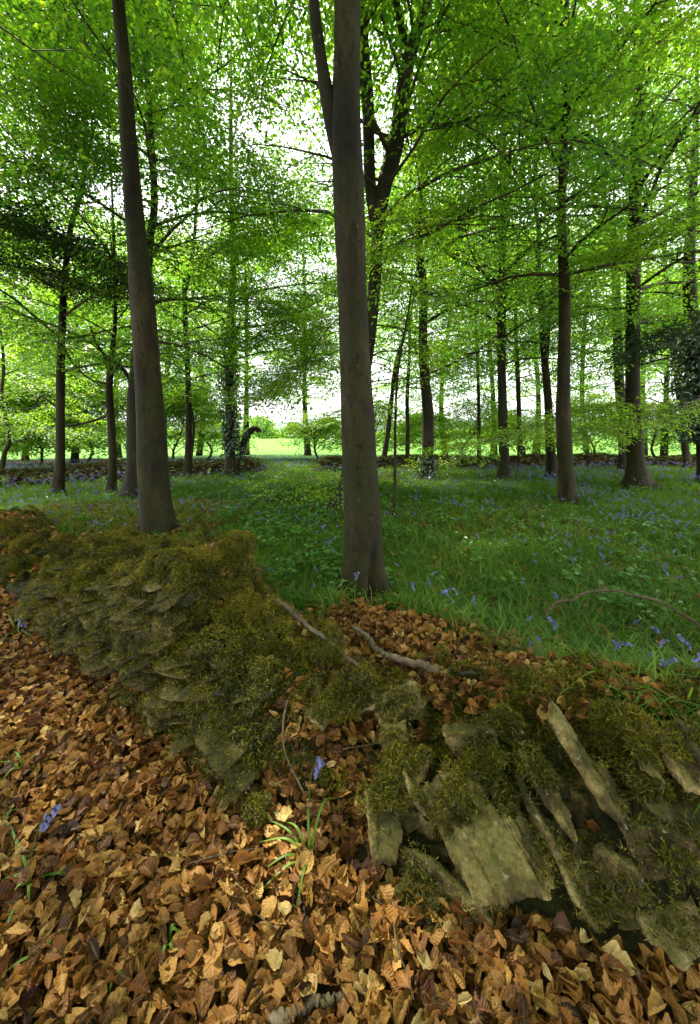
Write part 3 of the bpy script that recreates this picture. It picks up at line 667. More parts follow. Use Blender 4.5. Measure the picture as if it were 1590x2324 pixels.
# low sprays reaching in from the right and the beech seedlings by the central trunk
def leafy_branch(label, chain, y0, seed, n=26, cat='branch', leaf=None, kind='leafy_branch', width=.5, scale=.8):
    """a low branch: chain of (u, v, distance), sprays along it"""
    rs = np.random.default_rng(seed); pts = A([at_y(u, v, y0 + dy) for u, v, dy in chain]); P, rr = resample(pts, np.linspace(.014, .003, len(pts)), 20)
    root = empty(kind, tuple(P[0]), label, cat); tb = [tube(P, rr, 6, .1, seed)]; pos, dr = [], []
    for i in range(n):
        k = 2 + int(17 * i / n); o = P[k]; d = P[min(k + 1, 19)] - P[k - 1]; yaw = math.atan2(d[1], d[0]) + (1 if i % 2 else -1) * R(rs.uniform(35, 80)); l = width * rs.uniform(.5, 1.3)
        q = o + A([math.cos(yaw), math.sin(yaw), rs.uniform(-.12, .15)]) * l; tb.append(tube(A([o, (o + q) / 2 + A([0, 0, .02]), q]), [.004, .003, .002], 3))
        for s_ in (.25, .65, 1): pos.append(o + (q - o) * s_); dr.append([math.cos(yaw + rs.normal(0, .5)), math.sin(yaw + rs.normal(0, .5)), rs.normal(-.12, .12)])
    tw, _ = foliage(root, pos, dr, rs, leaf or M_LEAF_Y, .05, do_thin=False, scale=scale)
    V, F, _ = cat_mesh(tb); V, F, _ = cat_mesh([(V, F), (tw[0], tw[1])]) if tw is not None else (V, F, 0)
    mk('twigs', V, F, M_TWIG, root); return root
leafy_branch('low leafy beech bough reaching left from the tan buttressed trunk towards the slim lit one', [(1440, 900, 1.0), (1370, 925, .6), (1290, 945, .2), (1200, 975, 0), (1110, 1000, -.3), (1020, 1025, -.5)], 7.6, 301, 44, width=.55)
leafy_branch('low drooping bough crossing in front of the tan buttressed trunk', [(1600, 900, .8), (1540, 925, .5), (1460, 950, .2), (1380, 975, 0), (1300, 1005, -.2)], 7.2, 302, 34)
leafy_branch('leafy bough of dark green in front of the grey trunk right of centre', [(1100, 470, 0), (1040, 500, -.2), (960, 520, -.4), (890, 560, -.4), (850, 620, -.4)], 6.2, 303, 26)
leafy_branch('bough of bright leaves hanging at the right edge at mid height', [(1640, 470, 0), (1560, 520, -.2), (1490, 540, -.2), (1430, 560, -.2), (1380, 600, -.3)], 6.4, 304, 30)
leafy_branch('leafy bough at the upper left corner with drooping twigs', [(-60, 60, 0), (20, 160, 0), (100, 250, .2), (170, 330, .3)], 5.6, 305, 34, leaf=M_LEAF)
leafy_branch('leafy bough just left of the leaning trunk at its upper half', [(300, 380, 1.6), (220, 400, 1.2), (140, 430, .8), (50, 480, .6), (-30, 520, .4)], 6.0, 306, 36, leaf=M_LEAF)
leafy_branch('dark leafy bough seen against the open sky left of the central trunk', [(700, -60, .4), (640, 60, .2), (600, 180, .2), (585, 290, 0), (560, 360, 0)], 5.8, 307, 14, leaf=M_LEAF, width=.3)
leafy_branch('leafy bough hanging down right of the forked limbs behind the central trunk', [(1150, -60, 0), (1110, 60, .1), (1080, 150, .1), (1050, 250, 0), (1030, 360, 0)], 6.6, 308, 20)
leafy_branch('leafy bough of the far side crossing above the dark slender beech', [(1300, 120, 0), (1230, 160, -.1), (1150, 210, -.2), (1060, 260, -.3), (980, 330, -.3)], 7.0, 309, 34)
leafy_branch('leafy bough at the top right corner', [(1640, -40, 0), (1560, 40, 0), (1480, 110, 0), (1400, 160, 0), (1330, 230, 0)], 6.2, 310, 32)

leafy_branch('leafy bough over the field gap, left of the central trunk, second from below', [(790, 640, .6), (730, 680, .3), (660, 720, 0), (590, 760, 0), (520, 800, 0)], 9.0, 311, 40, leaf=M_LEAF, width=.8, scale=1.0)
leafy_branch('lowest leafy bough reaching left over the field gap', [(800, 780, .4), (740, 810, .2), (680, 850, 0), (620, 880, 0), (570, 920, 0)], 8.6, 312, 34, leaf=M_LEAF, width=.7)
leafy_branch('leafy bough half way up between the two thick trunks', [(780, 470, 1), (700, 500, .6), (610, 520, .3), (520, 560, 0), (430, 590, 0)], 9.2, 313, 44, leaf=M_LEAF, width=.9, scale=1.05)
leafy_branch('airy bough with small bright leaves low before the field gap, nearest the central trunk', [(800, 700, .3), (750, 740, .1), (710, 800, 0), (680, 870, 0), (650, 930, 0)], 7.4, 318, 34, width=.6, scale=.9)
leafy_branch('airy bough from the ivy clad trunk towards the field gap', [(525, 640, .8), (570, 690, .4), (620, 720, 0), (660, 780, 0), (690, 850, 0)], 10.0, 319, 44, width=.9, scale=1.05)
leafy_branch('upper leafy bough between the two thick trunks', [(340, 330, 1), (420, 380, .6), (500, 420, .3), (580, 440, 0), (650, 470, 0)], 8.4, 314, 40, leaf=M_LEAF, width=.9, scale=1.0)
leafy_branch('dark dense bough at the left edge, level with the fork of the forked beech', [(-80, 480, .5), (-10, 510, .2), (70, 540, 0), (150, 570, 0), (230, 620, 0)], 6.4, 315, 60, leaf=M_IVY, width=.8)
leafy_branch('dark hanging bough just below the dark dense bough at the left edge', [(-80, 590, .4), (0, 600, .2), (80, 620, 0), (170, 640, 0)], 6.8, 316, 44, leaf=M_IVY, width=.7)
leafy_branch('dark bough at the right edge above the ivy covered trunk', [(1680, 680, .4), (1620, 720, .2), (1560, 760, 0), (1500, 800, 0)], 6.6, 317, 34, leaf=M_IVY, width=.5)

def seedling(label, u, v, h, seed, n, scale=.8):
    rs = np.random.default_rng(seed); b = at_g(u, v); P = smooth_path(A([b - A([0, 0, .03]), b + A([.03, 0, h * .4]), b + A([-.02, .02, h * .75]), b + A([.03, 0, h])]), 9)
    root = empty('beech_seedling', tuple(b), label, 'seedling', 'beech seedlings in the bluebells'); tb = [tube(P, np.linspace(.007, .002, 9), 5)]; pos, dr = [], []
    for i in range(int(n * 1.5)):
        o = P[3 + i % 6]; a = i * 2.4; q = o + A([math.cos(a), math.sin(a), .2]) * h * .25; tb.append(tube(A([o, q]), [.003, .0015], 3))
        pos.append(o + (q - o) * .5); dr.append([math.cos(a), math.sin(a), rs.normal(-.05, .15)])
    tw, _ = foliage(root, pos, dr, rs, M_LEAF_Y, .2, do_thin=False, scale=scale * 1.15)
    V, F, _ = cat_mesh(tb); mk('stem', V, F, M_TWIG, root)
seedling('low spreading beech seedling in front of the field gap', 690, 1125, .62, 401, 12)
seedling('small beech seedling touching the left side of the central trunk', 752, 1160, .5, 402, 9)
seedling('bushy beech seedling left of the one by the central trunk', 640, 1140, .42, 403, 9)
seedling('beech seedling at the foot of the thin sapling', 905, 1120, .5, 404, 7)
seedling('beech seedling among bluebells before the grey ivied trunk', 985, 1085, .5, 405, 8)

# ------------------------------------------------------------------ rocks, slabs, walls
def rock_proto(seed, sub=3):
    import bmesh
    bm = bmesh.new(); bmesh.ops.create_icosphere(bm, subdivisions=sub, radius=1)
    V = A([v.co[:] for v in bm.verts]); F = A([[v.index for v in f.verts] for f in bm.faces]); bm.free()
    p = .42; V = np.sign(V) * np.abs(V) ** p; V /= np.abs(V).max()
    nse = fbm(V[:, 0] * 1.5 + seed, V[:, 1] * 1.5, V[:, 2] * 1.5 + 9, 4, seed) - .5
    V = V * (1 + .6 * nse)[:, None]; r = np.random.default_rng(seed + 70)
    for _ in range(11):
        n = r.normal(0, 1, 3); n /= np.linalg.norm(n); d = r.uniform(.5, .8); V = V - np.maximum(V @ n - d, 0)[:, None] * n * .93
    return V * (1 + .10 * (fbm(V[:, 0] * 6 + seed, V[:, 1] * 6, V[:, 2] * 6, 3, seed + 2) - .5))[:, None], F
ROCKS = [rock_proto(s) for s in range(7)]
def slab_mesh(L, W, Tk, seed, rough=1.0):
    """irregular plate of limestone: long axis x, width y, thickness z; broken outline, layered edges"""
    r = np.random.default_rng(seed); na, nr = 110, 20
    a = np.linspace(0, 2 * math.pi, na, endpoint=False)
    cu = [(c + .0) for c in np.sort(r.uniform(0, 2 * math.pi, 6))]
    sides = np.array([0, .5, 1, 1.5]) * math.pi; sides = np.concatenate([sides + r.normal(0, .16, 4), r.uniform(0, 6.28, 2)]); dd_ = np.concatenate([r.uniform(.82, 1, 4), r.uniform(.85, 1.05, 2)])
    cs_ = np.cos(a[:, None] - sides[None]); base = np.where(cs_ > .12, dd_[None] / np.maximum(cs_, .12), 9).min(1).clip(.5, 1.32)
    out_ = base * (1 + .16 * (fbm(np.cos(a) * 1.3 + seed, np.sin(a) * 1.3, 0, 3, seed) - .5) * 2 * rough)
    for c in cu[:3]: out_ *= 1 - .13 * np.exp(-((np.angle(np.exp(1j * (a - c)))) / .22) ** 2)
    out_ *= 1 + .05 * (fbm(np.cos(a) * 7, np.sin(a) * 7, 0, 2, seed + 3) - .5) * 2
    V = []; rows = []
    prof = [(0, 1)] + [((i + 1) / nr, 1) for i in range(nr - 2)] + [(.965, .86), (1.0, .5), (1.0, .0), (.985, -.5), (.955, -.88)] + [(1 - (i + 1) / nr, -1) for i in range(nr - 1)]
    for (q, z) in prof:
        if q == 0: V.append(np.zeros((na, 3)) + [0, 0, z]); continue
        lay = 1 + (.05 * (fbm(np.cos(a) * 4, np.sin(a) * 4, z * 3, 2, seed + 8) - .5) * 2 if q > .9 else 0)
        V.append(np.stack([np.cos(a) * out_ * q * lay, np.sin(a) * out_ * q * lay, np.full(na, z)], 1))
    n = len(V); V = np.concatenate(V); V = V * A([L / 2, W / 2, Tk / 2])
    d = (fbm(V[:, 0] * 9 + seed, V[:, 1] * 9, V[:, 2] * 9, 4, seed + 1) - .5); d2 = fbm(V[:, 0] * 45, V[:, 1] * 45 + seed, V[:, 2] * 45, 3, seed + 2) - .5
    st2 = np.round((fbm(V[:, 0] * 5 + 3 * seed, V[:, 1] * 7, 0, 2, seed + 4) - .5) * 5) / 5 * .5
    ridge = np.abs(fbm(V[:, 0] * 6 + seed, V[:, 1] * 22, 0, 3, seed + 6) - .5); V[:, 2] -= np.sign(V[:, 2]) * np.clip(.10 - ridge, 0, .1) * Tk * 2.4
    V[:, 2] += np.sign(V[:, 2]) * (d * .9 * Tk + d2 * .22 * Tk + st2 * .7 * Tk * (np.abs(V[:, 2]) > Tk * .3)); V[:, :2] += (d2 * .010)[:, None]
    i = np.arange(n - 1)[:, None] * na; j = np.arange(na)[None]; j2 = (j + 1) % na
    aa, b, c, dd = (i + j).ravel(), (i + j2).ravel(), (i + na + j2).ravel(), (i + na + j).ravel()
    F = np.concatenate([np.stack([aa, c, b], 1), np.stack([aa, dd, c], 1)])
    return V, F

def strands(P, Nn, rs, L=.014, Wd=.0028, up=.5):
    """moss: short bent pointed strands standing on the points"""
    n = len(P); d = Nn * up + rs.normal(0, .6, (n, 3)); d /= np.linalg.norm(d, axis=1)[:, None]
    s = np.cross(d, rs.normal(0, 1, (n, 3))); s /= np.linalg.norm(s, axis=1)[:, None]
    l = L * rs.uniform(.5, 1.5, n)[:, None]; wd = Wd * rs.uniform(.7, 1.3, n)[:, None]
    b = rs.normal(0, .45, (n, 3)) * l
    a0 = P + s * wd; a1 = P - s * wd; m0 = P + d * l * .55 + s * wd * .8; m1 = P + d * l * .55 - s * wd * .8; tp = P + d * l + b - A([0, 0, .3]) * l
    V = np.stack([a0, a1, m1, m0, tp], 1).reshape(-1, 3); k = np.arange(n)[:, None] * 5
    F = np.concatenate([k + A([[0, 1, 2]]), k + A([[0, 2, 3]]), k + A([[3, 2, 4]])])
    return V, F
def cushion(P, Nn, rs, height, fill):
    """fill points of a moss cushion between the surface and its own top"""
    k = rs.random(len(P)) ** .5
    return P + Nn * (height * (.35 + .65 * k))[:, None] * fill

def near_wall_point(s, t):
    x, y = xy(s, t); return x, y
def wall_surface(s, t):
    """surface of the near wall with bumps; t in wall profile units"""
    t = t + shift(s); x, y = xy(s, t); t = t - shift(s); g = ground(x, y) - .03; z = np.maximum(wall_z(x, y), g)
    z = z - .0
    b1 = fbm(s * 4, t * 5, z * 5, 3, 50) - .5; b2 = fbm(s * 13, t * 13, z * 16, 3, 51) - .5
    k = sstep(.0, .12, wall_z(x, y))
    nx, ny = -N[0], -N[1]; f = 1 - sstep(.12, .45, t)
    b1 = b1 + .35 * (np.abs(fbm(s * 7, t * 9, z * 9, 2, 53) - .5) - .12)
    x = x + nx * (b1 * .24 + b2 * .08) * k * f; y = y + ny * (b1 * .24 + b2 * .08) * k * f
    z = z + (b1 * .16 + b2 * .07) * k * (1 - f * .6)
    return np.stack([x, y, z], -1)
def surf_normal(s, t):
    e = .012; p = wall_surface(s, t); a = wall_surface(s + e, t) - p; b = wall_surface(s, t + e) - p
    n = np.cross(a, b); n /= np.linalg.norm(n, axis=-1)[..., None] + 1e-9
    return p, n * np.sign(n[..., 2:3] + 1e-9)
TT = np.concatenate([np.linspace(-.06, .22, 46), np.linspace(.235, 1.1, 50)]); SSg = np.arange(-6.0, 2.6, .022)
S2, T2 = np.meshgrid(SSg, TT, indexing='ij'); WP = wall_surface(S2, T2)
ns_, nt_ = len(SSg), len(TT); i = np.arange(ns_ - 1)[:, None] * nt_; j = np.arange(nt_ - 1)[None]
WF = np.stack([(i + j).ravel(), (i + nt_ + j).ravel(), (i + nt_ + j + 1).ravel(), (i + j + 1).ravel()], 1)
wx, wy = xy(-1.2, .3)
near_wall = empty('dry_stone_wall', (wx, wy, 0), 'old moss covered dry stone wall in the foreground, breached in the middle', 'wall')
mk('rubble_core', WP.reshape(-1, 3), WF, M_CORE, near_wall, smooth=True)

rs = np.random.default_rng(5)
stones = []
for row in range(22):
    z = .03 + row * .033
    s = -6 + rs.random() * .1
    while s < -.02:
        wdt = rs.uniform(.07, .19); H = np.interp(s, HS_S, HS_H)
        if z < H * .97 and H > .15 and rs.random() < (.62 if z > .5 * H else .74):
            t = float(np.interp(z / H, [0, .48, .76, .90, 1], [0, .03, .07, .13, .25]))
            stones.append((s + wdt / 2, t, z + rs.normal(0, .008), wdt * rs.uniform(.85, 1.15), rs.uniform(.016, .040), rs.uniform(.04, .11), rs.normal(0, .2), rs.normal(.0, .3), rs.integers(0, 7)))
        s += wdt * rs.uniform(.9, 1.5)
def stone_verts(q):
    s, t, z, wd, hh, dp, roll, yaw, k = q
    V, F = ROCKS[k]; V = V * A([wd / 2 * 1.45, dp * 1.5, hh / 2 * 1.35])
    c, s_ = math.cos(roll), math.sin(roll); V = V @ A([[c, 0, s_], [0, 1, 0], [-s_, 0, c]])
    c, s_ = math.cos(yaw), math.sin(yaw); V = V @ A([[c, s_, 0], [-s_, c, 0], [0, 0, 1]])
    B = A([[E[0], E[1], 0], [N[0], N[1], 0], [0, 0, 1]]); V = V @ B
    x, y = xy(s, t + dp * .35 - .035); return V + A([x, y, z + float(0)]), F
stones.sort(key=lambda q: -(q[3] * q[4]) / (1.2 + max(0, -q[0]) * .8) ** 2)
for q in stones[:95]:
    V, F = stone_verts(q); mk('stone', V, F, M_STONE_D, near_wall, smooth=True)
heap = []
for _ in range(90):
    s_ = rs.uniform(.28, 2.1); t_ = rs.uniform(.1, .45) + float(shift(s_)); x_, y_ = xy(s_, t_); V, F = ROCKS[rs.integers(0, 7)]
    V = V * A([rs.uniform(.03, .09), rs.uniform(.03, .07), rs.uniform(.015, .035)]); d_ = A([rs.normal(), rs.normal(), rs.normal(0, .5)]); Mh = frames(d_[None], A([[rs.normal(0, .6), rs.normal(-.5, .6), .8]]))[0]
    heap.append((V @ Mh.T + A([x_, y_, float(wall_z(x_, y_)) + rs.uniform(-.01, .02)]), F))
ALLST = cat_mesh([stone_verts(q) for q in stones])
V, F, _ = cat_mesh([stone_verts(q) for q in stones[95:]] + heap)
tag(mk('small_stones', V, F, M_STONE_D, near_wall, smooth=True), kind='stuff')

# moss on the near wall
def moss_scatter(n, s0, s1, t0, t1, rs, thr, bias):
    s = rs.uniform(s0, s1, n); t = rs.uniform(t0, t1, n); p, nr = surf_normal(s, t)
    m = fbm(s * 3.2, t * 4, p[:, 2] * 5, 3, 60) + bias(s, t, p)
    k = (m > thr) & (wall_z(p[:, 0], p[:, 1]) > .06); p, nr, m = p[k], nr[k], m[k]
    hgt = np.clip((m - thr) * .28, 0, .035) * (.5 + fbm(p[:, 0] * 22, p[:, 1] * 22, p[:, 2] * 22, 2, 61))
    return p, nr, hgt
bs = lambda s, t, p: .22 * sstep(.15, .32, t) * sstep(.3, -.2, s) + .05 * sstep(0, .5, s)
p, nr, hg = moss_scatter(60000, -3.0, .45, -.02, .80, rs, .50, bs)
p2, nr2, hg2 = moss_scatter(40000, -3.0, .35, .0, .22, rs, .52, bs)
def domes(n, s0, s1, t0, t1, rs, rr=(.035, .10), hk=.45, dens=52000, t_pow=1.0, fat=0):
    PP, NN, UV_, UF, HH = [], [], [], [], []; iv, if_ = rock_proto(3, 2); k = 0
    for _ in range(n):
        s = rs.uniform(s0, s1); t = t0 + (t1 - t0) * rs.random() ** t_pow; p, nr = surf_normal(A([s]), A([t])); p, nr = p[0], nr[0]
        if wall_z(p[0], p[1]) < .05: continue
        r_ = rs.uniform(*rr); h = r_ * hk * rs.uniform(.7, 1.4); d = rs.normal(0, 1, 3); Mf = frames(d[None], nr[None])[0] * A([r_ * rs.uniform(.8, 1.7), r_, h])[None]
        m = int(dens * r_ * r_ * 4.5); q = rs.normal(0, 1, (m, 3)); q[:, 2] = np.abs(q[:, 2]) - .15; q /= np.linalg.norm(q, axis=1)[:, None]
        lump = 1 + .45 * (fbm(q[:, 0] * 2.6 + _, q[:, 1] * 2.6, q[:, 2] * 2.6, 2, 4) - .5); pp = (q * lump[:, None]) @ Mf.T + p
        Nn_ = (q / A([r_, r_, h])) @ (Mf / np.linalg.norm(Mf, axis=0)).T; Nn_ /= np.linalg.norm(Nn_, axis=1)[:, None]
        PP.append(pp); NN.append(Nn_); HH.append(np.clip(q[:, 2], 0, 1)); UV_.append((iv * .86) @ Mf.T + p); UF.append(if_ + k); k += len(iv)
    return np.concatenate(PP), np.concatenate(NN), np.concatenate(HH), np.concatenate(UV_), np.concatenate(UF)
D1 = domes(330, -2.6, -.05, .12, .60, rs, (.04, .10), .55); D2 = domes(230, -2.6, .15, .0, .13, rs, (.025, .06), .6); D3 = domes(90, -5.2, -3.0, .05, .7, rs, (.05, .13)); D4 = domes(120, .35, 2.0, .42, .78, rs, (.03, .085))
DP = np.concatenate([d[0] for d in (D1, D2, D3, D4)]); DN = np.concatenate([d[1] for d in (D1, D2, D3, D4)]); DH = np.concatenate([d[2] for d in (D1, D2, D3, D4)])
p3, nr3, hg3 = moss_scatter(45000, -6, -3.0, 0, .8, rs, .46, bs)
p4, nr4, hg4 = moss_scatter(80000, .3, 2.3, .34, .8, rs, .46, bs)
def on_faces(V, F, n, rs, thr, upb=.2, fz=5.0):
    t = V[F]; nn_ = np.cross(t[:, 1] - t[:, 0], t[:, 2] - t[:, 0]); ar = np.linalg.norm(nn_, axis=1); k = rs.choice(len(F), n, p=ar / ar.sum()); t = t[k]; nn_ = nn_[k] / (ar[k][:, None] + 1e-12)
    r1, r2 = rs.random((2, n, 1)); fl = (r1 + r2) > 1; r1 = np.where(fl, 1 - r1, r1); r2 = np.where(fl, 1 - r2, r2); P = t[:, 0] + r1 * (t[:, 1] - t[:, 0]) + r2 * (t[:, 2] - t[:, 0])
    m = fbm(P[:, 0] * fz, P[:, 1] * fz, P[:, 2] * fz, 3, 64) + upb * (nn_[:, 2] - .1); ok = (m > thr) & (nn_ @ A([-N[0], -N[1], .3]) > -.3); return P[ok], nn_[ok], np.clip((m[ok] - thr) * .18, 0, .022)
p5, nr5, hg5 = on_faces(ALLST[0], ALLST[1], 260000, rs, .50, .25, 7.0)
P_ = np.concatenate([p, p2, p3, p4, p5]); N_ = np.concatenate([nr, nr2, nr3, nr4, nr5]); H_ = np.concatenate([hg, hg2, hg3, hg4, hg5])
P_ = cushion(P_, N_, rs, H_, 1.0)
n0 = len(P_); P_ = np.concatenate([P_, DP]); N_ = np.concatenate([N_, DN]); V, F = strands(P_, N_, rs, .013, .0018)
tone = np.clip(.42 + 1.0 * (fbm(P_[:, 0] * 6, P_[:, 1] * 6, P_[:, 2] * 6, 3, 62) - .5) + .18 * (N_[:, 2] - .55) + rs.normal(0, .2, len(P_)), 0, 1)  # upward strands toned lighter, face strands darker: shading put into the moss tone
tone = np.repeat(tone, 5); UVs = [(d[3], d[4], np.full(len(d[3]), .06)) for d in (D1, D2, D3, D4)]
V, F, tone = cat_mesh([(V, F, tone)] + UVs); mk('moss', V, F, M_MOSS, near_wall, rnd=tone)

# leaning slabs, single stones
def slab(label, a, b, W, Tk, seed, face=0.0, moss=0, mossr=(.0, 1.), kind='stone_slab', group='slabs of the collapsed wall', over=1.0, up=.03):
    """a, b: ends of the long axis as (u, v, distance); face: turn of the plate about that axis"""
    pa, pb = [at_g(q[0], q[1], heap_z if over >= 0 else top_z) + A([0, 0, up]) for q in (a, b)]; over = abs(over); c = (pa + pb) / 2; d = pb - pa; L = np.linalg.norm(d) * over; d /= np.linalg.norm(d)
    tocam = CAM - c; n = tocam - d * (tocam @ d); n /= np.linalg.norm(n); y = np.cross(n, d)
    cf, sf = math.cos(face), math.sin(face); n2 = n * cf + y * sf; y2 = np.cross(n2, d)
    V, F = slab_mesh(L, W, Tk, seed); Mx = np.stack([d, y2, n2], 1); Vw = V @ Mx.T + c
    root = empty(kind, tuple(c), label, 'stone', group); mk('stone_body', Vw, F, M_STONE, root, smooth=True)
    if moss:
        rs = np.random.default_rng(seed + 900); k = rs.integers(0, len(F), moss * 3)
        t = Vw[F[k]]; r1, r2 = rs.random((2, len(k), 1)); fl = (r1 + r2) > 1; r1 = np.where(fl, 1 - r1, r1); r2 = np.where(fl, 1 - r2, r2)
        P = t[:, 0] + r1 * (t[:, 1] - t[:, 0]) + r2 * (t[:, 2] - t[:, 0]); nn_ = np.cross(t[:, 1] - t[:, 0], t[:, 2] - t[:, 0])
        ar = np.linalg.norm(nn_, axis=1); nn_ /= ar[:, None] + 1e-12; nn_ *= np.sign(((P - c) * nn_).sum(1) + 1e-9)[:, None]
        lx = (P - c) @ d / L + .5; m = fbm(P[:, 0] * 11, P[:, 1] * 11, P[:, 2] * 11, 3, 70) + .25 * (nn_[:, 2] - .2) - .5 * sstep(mossr[1] - .15, mossr[1] + .15, lx) - .5 * sstep(mossr[0] + .1, mossr[0] - .1, lx)
        ok = (m > .5) & (rs.random(len(P)) < np.clip(ar / np.percentile(ar, 70), .05, 1)); P, nn_, m = P[ok], nn_[ok], m[ok]
        if len(P):
            P = cushion(P, nn_, rs, np.clip((m - .5) * .3, 0, .025), 1.0); Vm, Fm = strands(P, nn_, rs, .013, .0017)
            tn = np.clip(.45 + .8 * (fbm(P[:, 0] * 9, P[:, 1] * 9, P[:, 2] * 9, 2, 71) - .5) + rs.normal(0, .2, len(P)), 0, 1)
            mk('moss', Vm, Fm, M_MOSS, root, rnd=np.repeat(tn, 5))
    return root
slab('largest slab of the heap, a broad tan face leaning down to the lower right', (1000, 1765, .86), (1160, 2105, .70), 0.21, 0.04, 1, 0.1, 9000, (0, .45), up=.06)
slab('blue grey slab at the left end of the heap, left of the largest slab', (850, 1790, .95), (890, 1995, .80), 0.11, 0.035, 2, 0.35, 3000, (0, .4), up=.04)
slab('long thin slab lying under and left of the largest slab', (910, 1930, .84), (1110, 2105, .68), 0.08, 0.03, 3, -0.6, 500, up=.01)
slab('rounded olive stone low at the left foot of the slab heap', (910, 2000, .80), (1000, 2070, .72), 0.1, 0.05, 4, 0.2, 800, up=.0)
slab('smooth olive slab set on edge just right of the largest slab', (1110, 1790, .92), (1225, 2010, .74), 0.085, 0.032, 5, 1, 5000, (0, .5), up=.05)
slab('narrow lichen spotted slab on edge, second to the right of the largest slab', (1180, 1730, .96), (1310, 1965, .76), 0.08, 0.028, 6, 1.15, 6000, (0, .55), up=.07)
slab('dark green broad slab deep between the narrow slabs, its rounded end showing', (1240, 1850, .88), (1345, 2050, .72), 0.1, 0.035, 7, 0.6, 600, up=.0)
slab('long straight pale grey slab on edge in the middle of the heap', (1240, 1650, 1.02), (1405, 1950, .78), 0.1, 0.026, 8, 1.2, 1200, (0, .25), up=.10)
slab('shaded slab tucked just right of the long straight pale slab', (1330, 1740, 1.0), (1430, 1880, .86), 0.07, 0.03, 9, 1, 1500, up=.02)
slab('grey slab on edge at the right edge, upper part of the heap', (1490, 1690, .96), (1570, 1850, .82), 0.08, 0.03, 10, 0.9, 1500, (0, .6), up=.07)
slab('slab leaning beside the upper right slab, half sunk in moss', (1420, 1760, .98), (1510, 1880, .84), 0.08, 0.035, 11, 0.8, 4000, (0, .7), up=.04)
slab('flat layered stone jutting out at the right edge below the leaning slabs', (1420, 1950, .82), (1640, 1945, .72), .14, .05, 12, -.5, 2500)
slab('upright dark green slab in the shade at the lower right edge', (1500, 2070, .72), (1580, 2210, .60), .17, .05, 13, .2, 800)
slab('small angular stone below the narrow slabs at the foot of the heap', (1320, 2020, .76), (1375, 2110, .68), 0.07, 0.04, 14, 0.3, 600, up=.0)
slab('thin slab on edge in the shadow between the olive slab and the narrow spotted one', (1165, 1760, 0), (1265, 1960, 0), .06, .02, 33, 1.2, 300, up=.03)
slab('thin dark slab on edge right of the long straight pale slab, reaching lower', (1350, 1760, 0), (1440, 1960, 0), .06, .022, 34, 1.2, 300, up=.05)
slab('thin mossy slab on edge at the upper right, second from the edge', (1400, 1650, 0), (1490, 1830, 0), .11, .03, 35, 1.15, 4000, (0, .8), up=.07)
slab('outermost thin slab on edge at the upper right', (1545, 1680, 0), (1610, 1840, 0), .10, .028, 36, 1.1, 1500, (0, .5), up=.07)
slab('thin slab on edge just behind the blue grey one', (925, 1770, 0), (985, 1900, 0), .10, .025, 37, 1.0, 2500, (0, .6), up=.05)
slab('lower olive slab on edge between the largest slab and the narrow spotted one', (1180, 1860, 0), (1245, 2050, 0), .08, .035, 38, .9, 600, up=.02)
slab('stubby slab end showing in the dark hollow right of the narrow spotted slab', (1290, 1900, 0), (1375, 2080, 0), .08, .04, 39, .8, 500, up=.0)
slab('short olive slab under the lower edge of the largest slab', (1020, 1960, 0), (1160, 2110, 0), .09, .035, 40, -.3, 300, up=-.01)
slab('steep thin slab between the shaded slab and the mossy upper right slab', (1440, 1760, 0), (1540, 1930, 0), .08, .026, 41, 1.1, 1200, (0, .5), up=.05)
slab('small wedge of stone in the shade right of the long pale slab', (1400, 1960, 0), (1470, 2060, 0), .07, .04, 42, .5, 200, up=.0)
slab('tiny rough stone beside the flat layered stone', (1425, 1910, .86), (1480, 1880, .88), .05, .035, 15, .2, 300)
slab('flat pale stone level with the leaves at the far right of the wall top', (1560, 1640, 1.12), (1680, 1720, 1.02), .14, .04, 16, -.7, 400)
slab('flat grey stone bedded in leaves on top of the wall, left of the two', (860, 1690, 1.16), (930, 1680, 1.20), .09, .04, 17, -.5, 700)
slab('flat grey stone bedded in leaves on top of the wall above the largest slab', (1010, 1690, 1.12), (1130, 1710, 1.06), .12, .05, 18, -.6, 900)
slab('pale stone set in moss on the sloping end of the tall wall', (570, 1410, 1.62), (640, 1375, 1.72), .10, .05, 19, -.1, 500)
slab('dark slab leaning left in the breach, left one of the pair', (665, 1640, 1.28), (735, 1570, 1.42), .10, .05, 20, .3, 3000)
slab('dark slab leaning left in the breach, right one of the pair', (715, 1670, 1.22), (800, 1550, 1.42), .13, .05, 21, .3, 4500)
slab('dark mossy hump of stone behind the pair of slabs in the breach', (770, 1600, 1.4), (860, 1570, 1.42), .16, .10, 22, 0, 9000)
slab('moss cushioned stone under the fallen branch, left of the dark log', (690, 1510, 1.62), (790, 1490, 1.66), .10, .06, 23, -.3, 7000)
slab('long dark rough stone lying behind the breach, right of the pair', (850, 1650, 1.26), (960, 1590, 1.36), .13, .08, 24, -.2, 2500)
slab('small standing pale stone alone in the leaves left of the slab heap', (608, 1822, 1.06), (622, 1888, .98), .045, .03, 25, .4, 0, group=None)
slab('low mossy stone beside the small standing pale one', (582, 1835, 1.07), (592, 1900, 1.0), .05, .04, 26, .2, 5000, group=None)
slab('mossy lump at the foot of the tall wall by the lone bluebell', (600, 1690, 1.16), (665, 1720, 1.14), .11, .07, 27, 0, 7000)
slab('stone with lichen on top of the heap left of the long straight slab', (1120, 1640, 1.16), (1180, 1700, 1.08), .10, .06, 28, 0, 3500)
slab('greenish slab under the flat layered stone in deep shade', (1330, 1980, .84), (1450, 2060, .72), .14, .05, 29, -.3, 500)
slab('mossy slab at the top left of the slab heap behind the blue grey one', (870, 1740, 1.04), (960, 1800, .94), .16, .07, 30, -.1, 9000)
slab('moss capped stone between the largest and the olive slab', (1060, 1720, 1.02), (1130, 1790, .94), .14, .08, 31, 0, 9000)
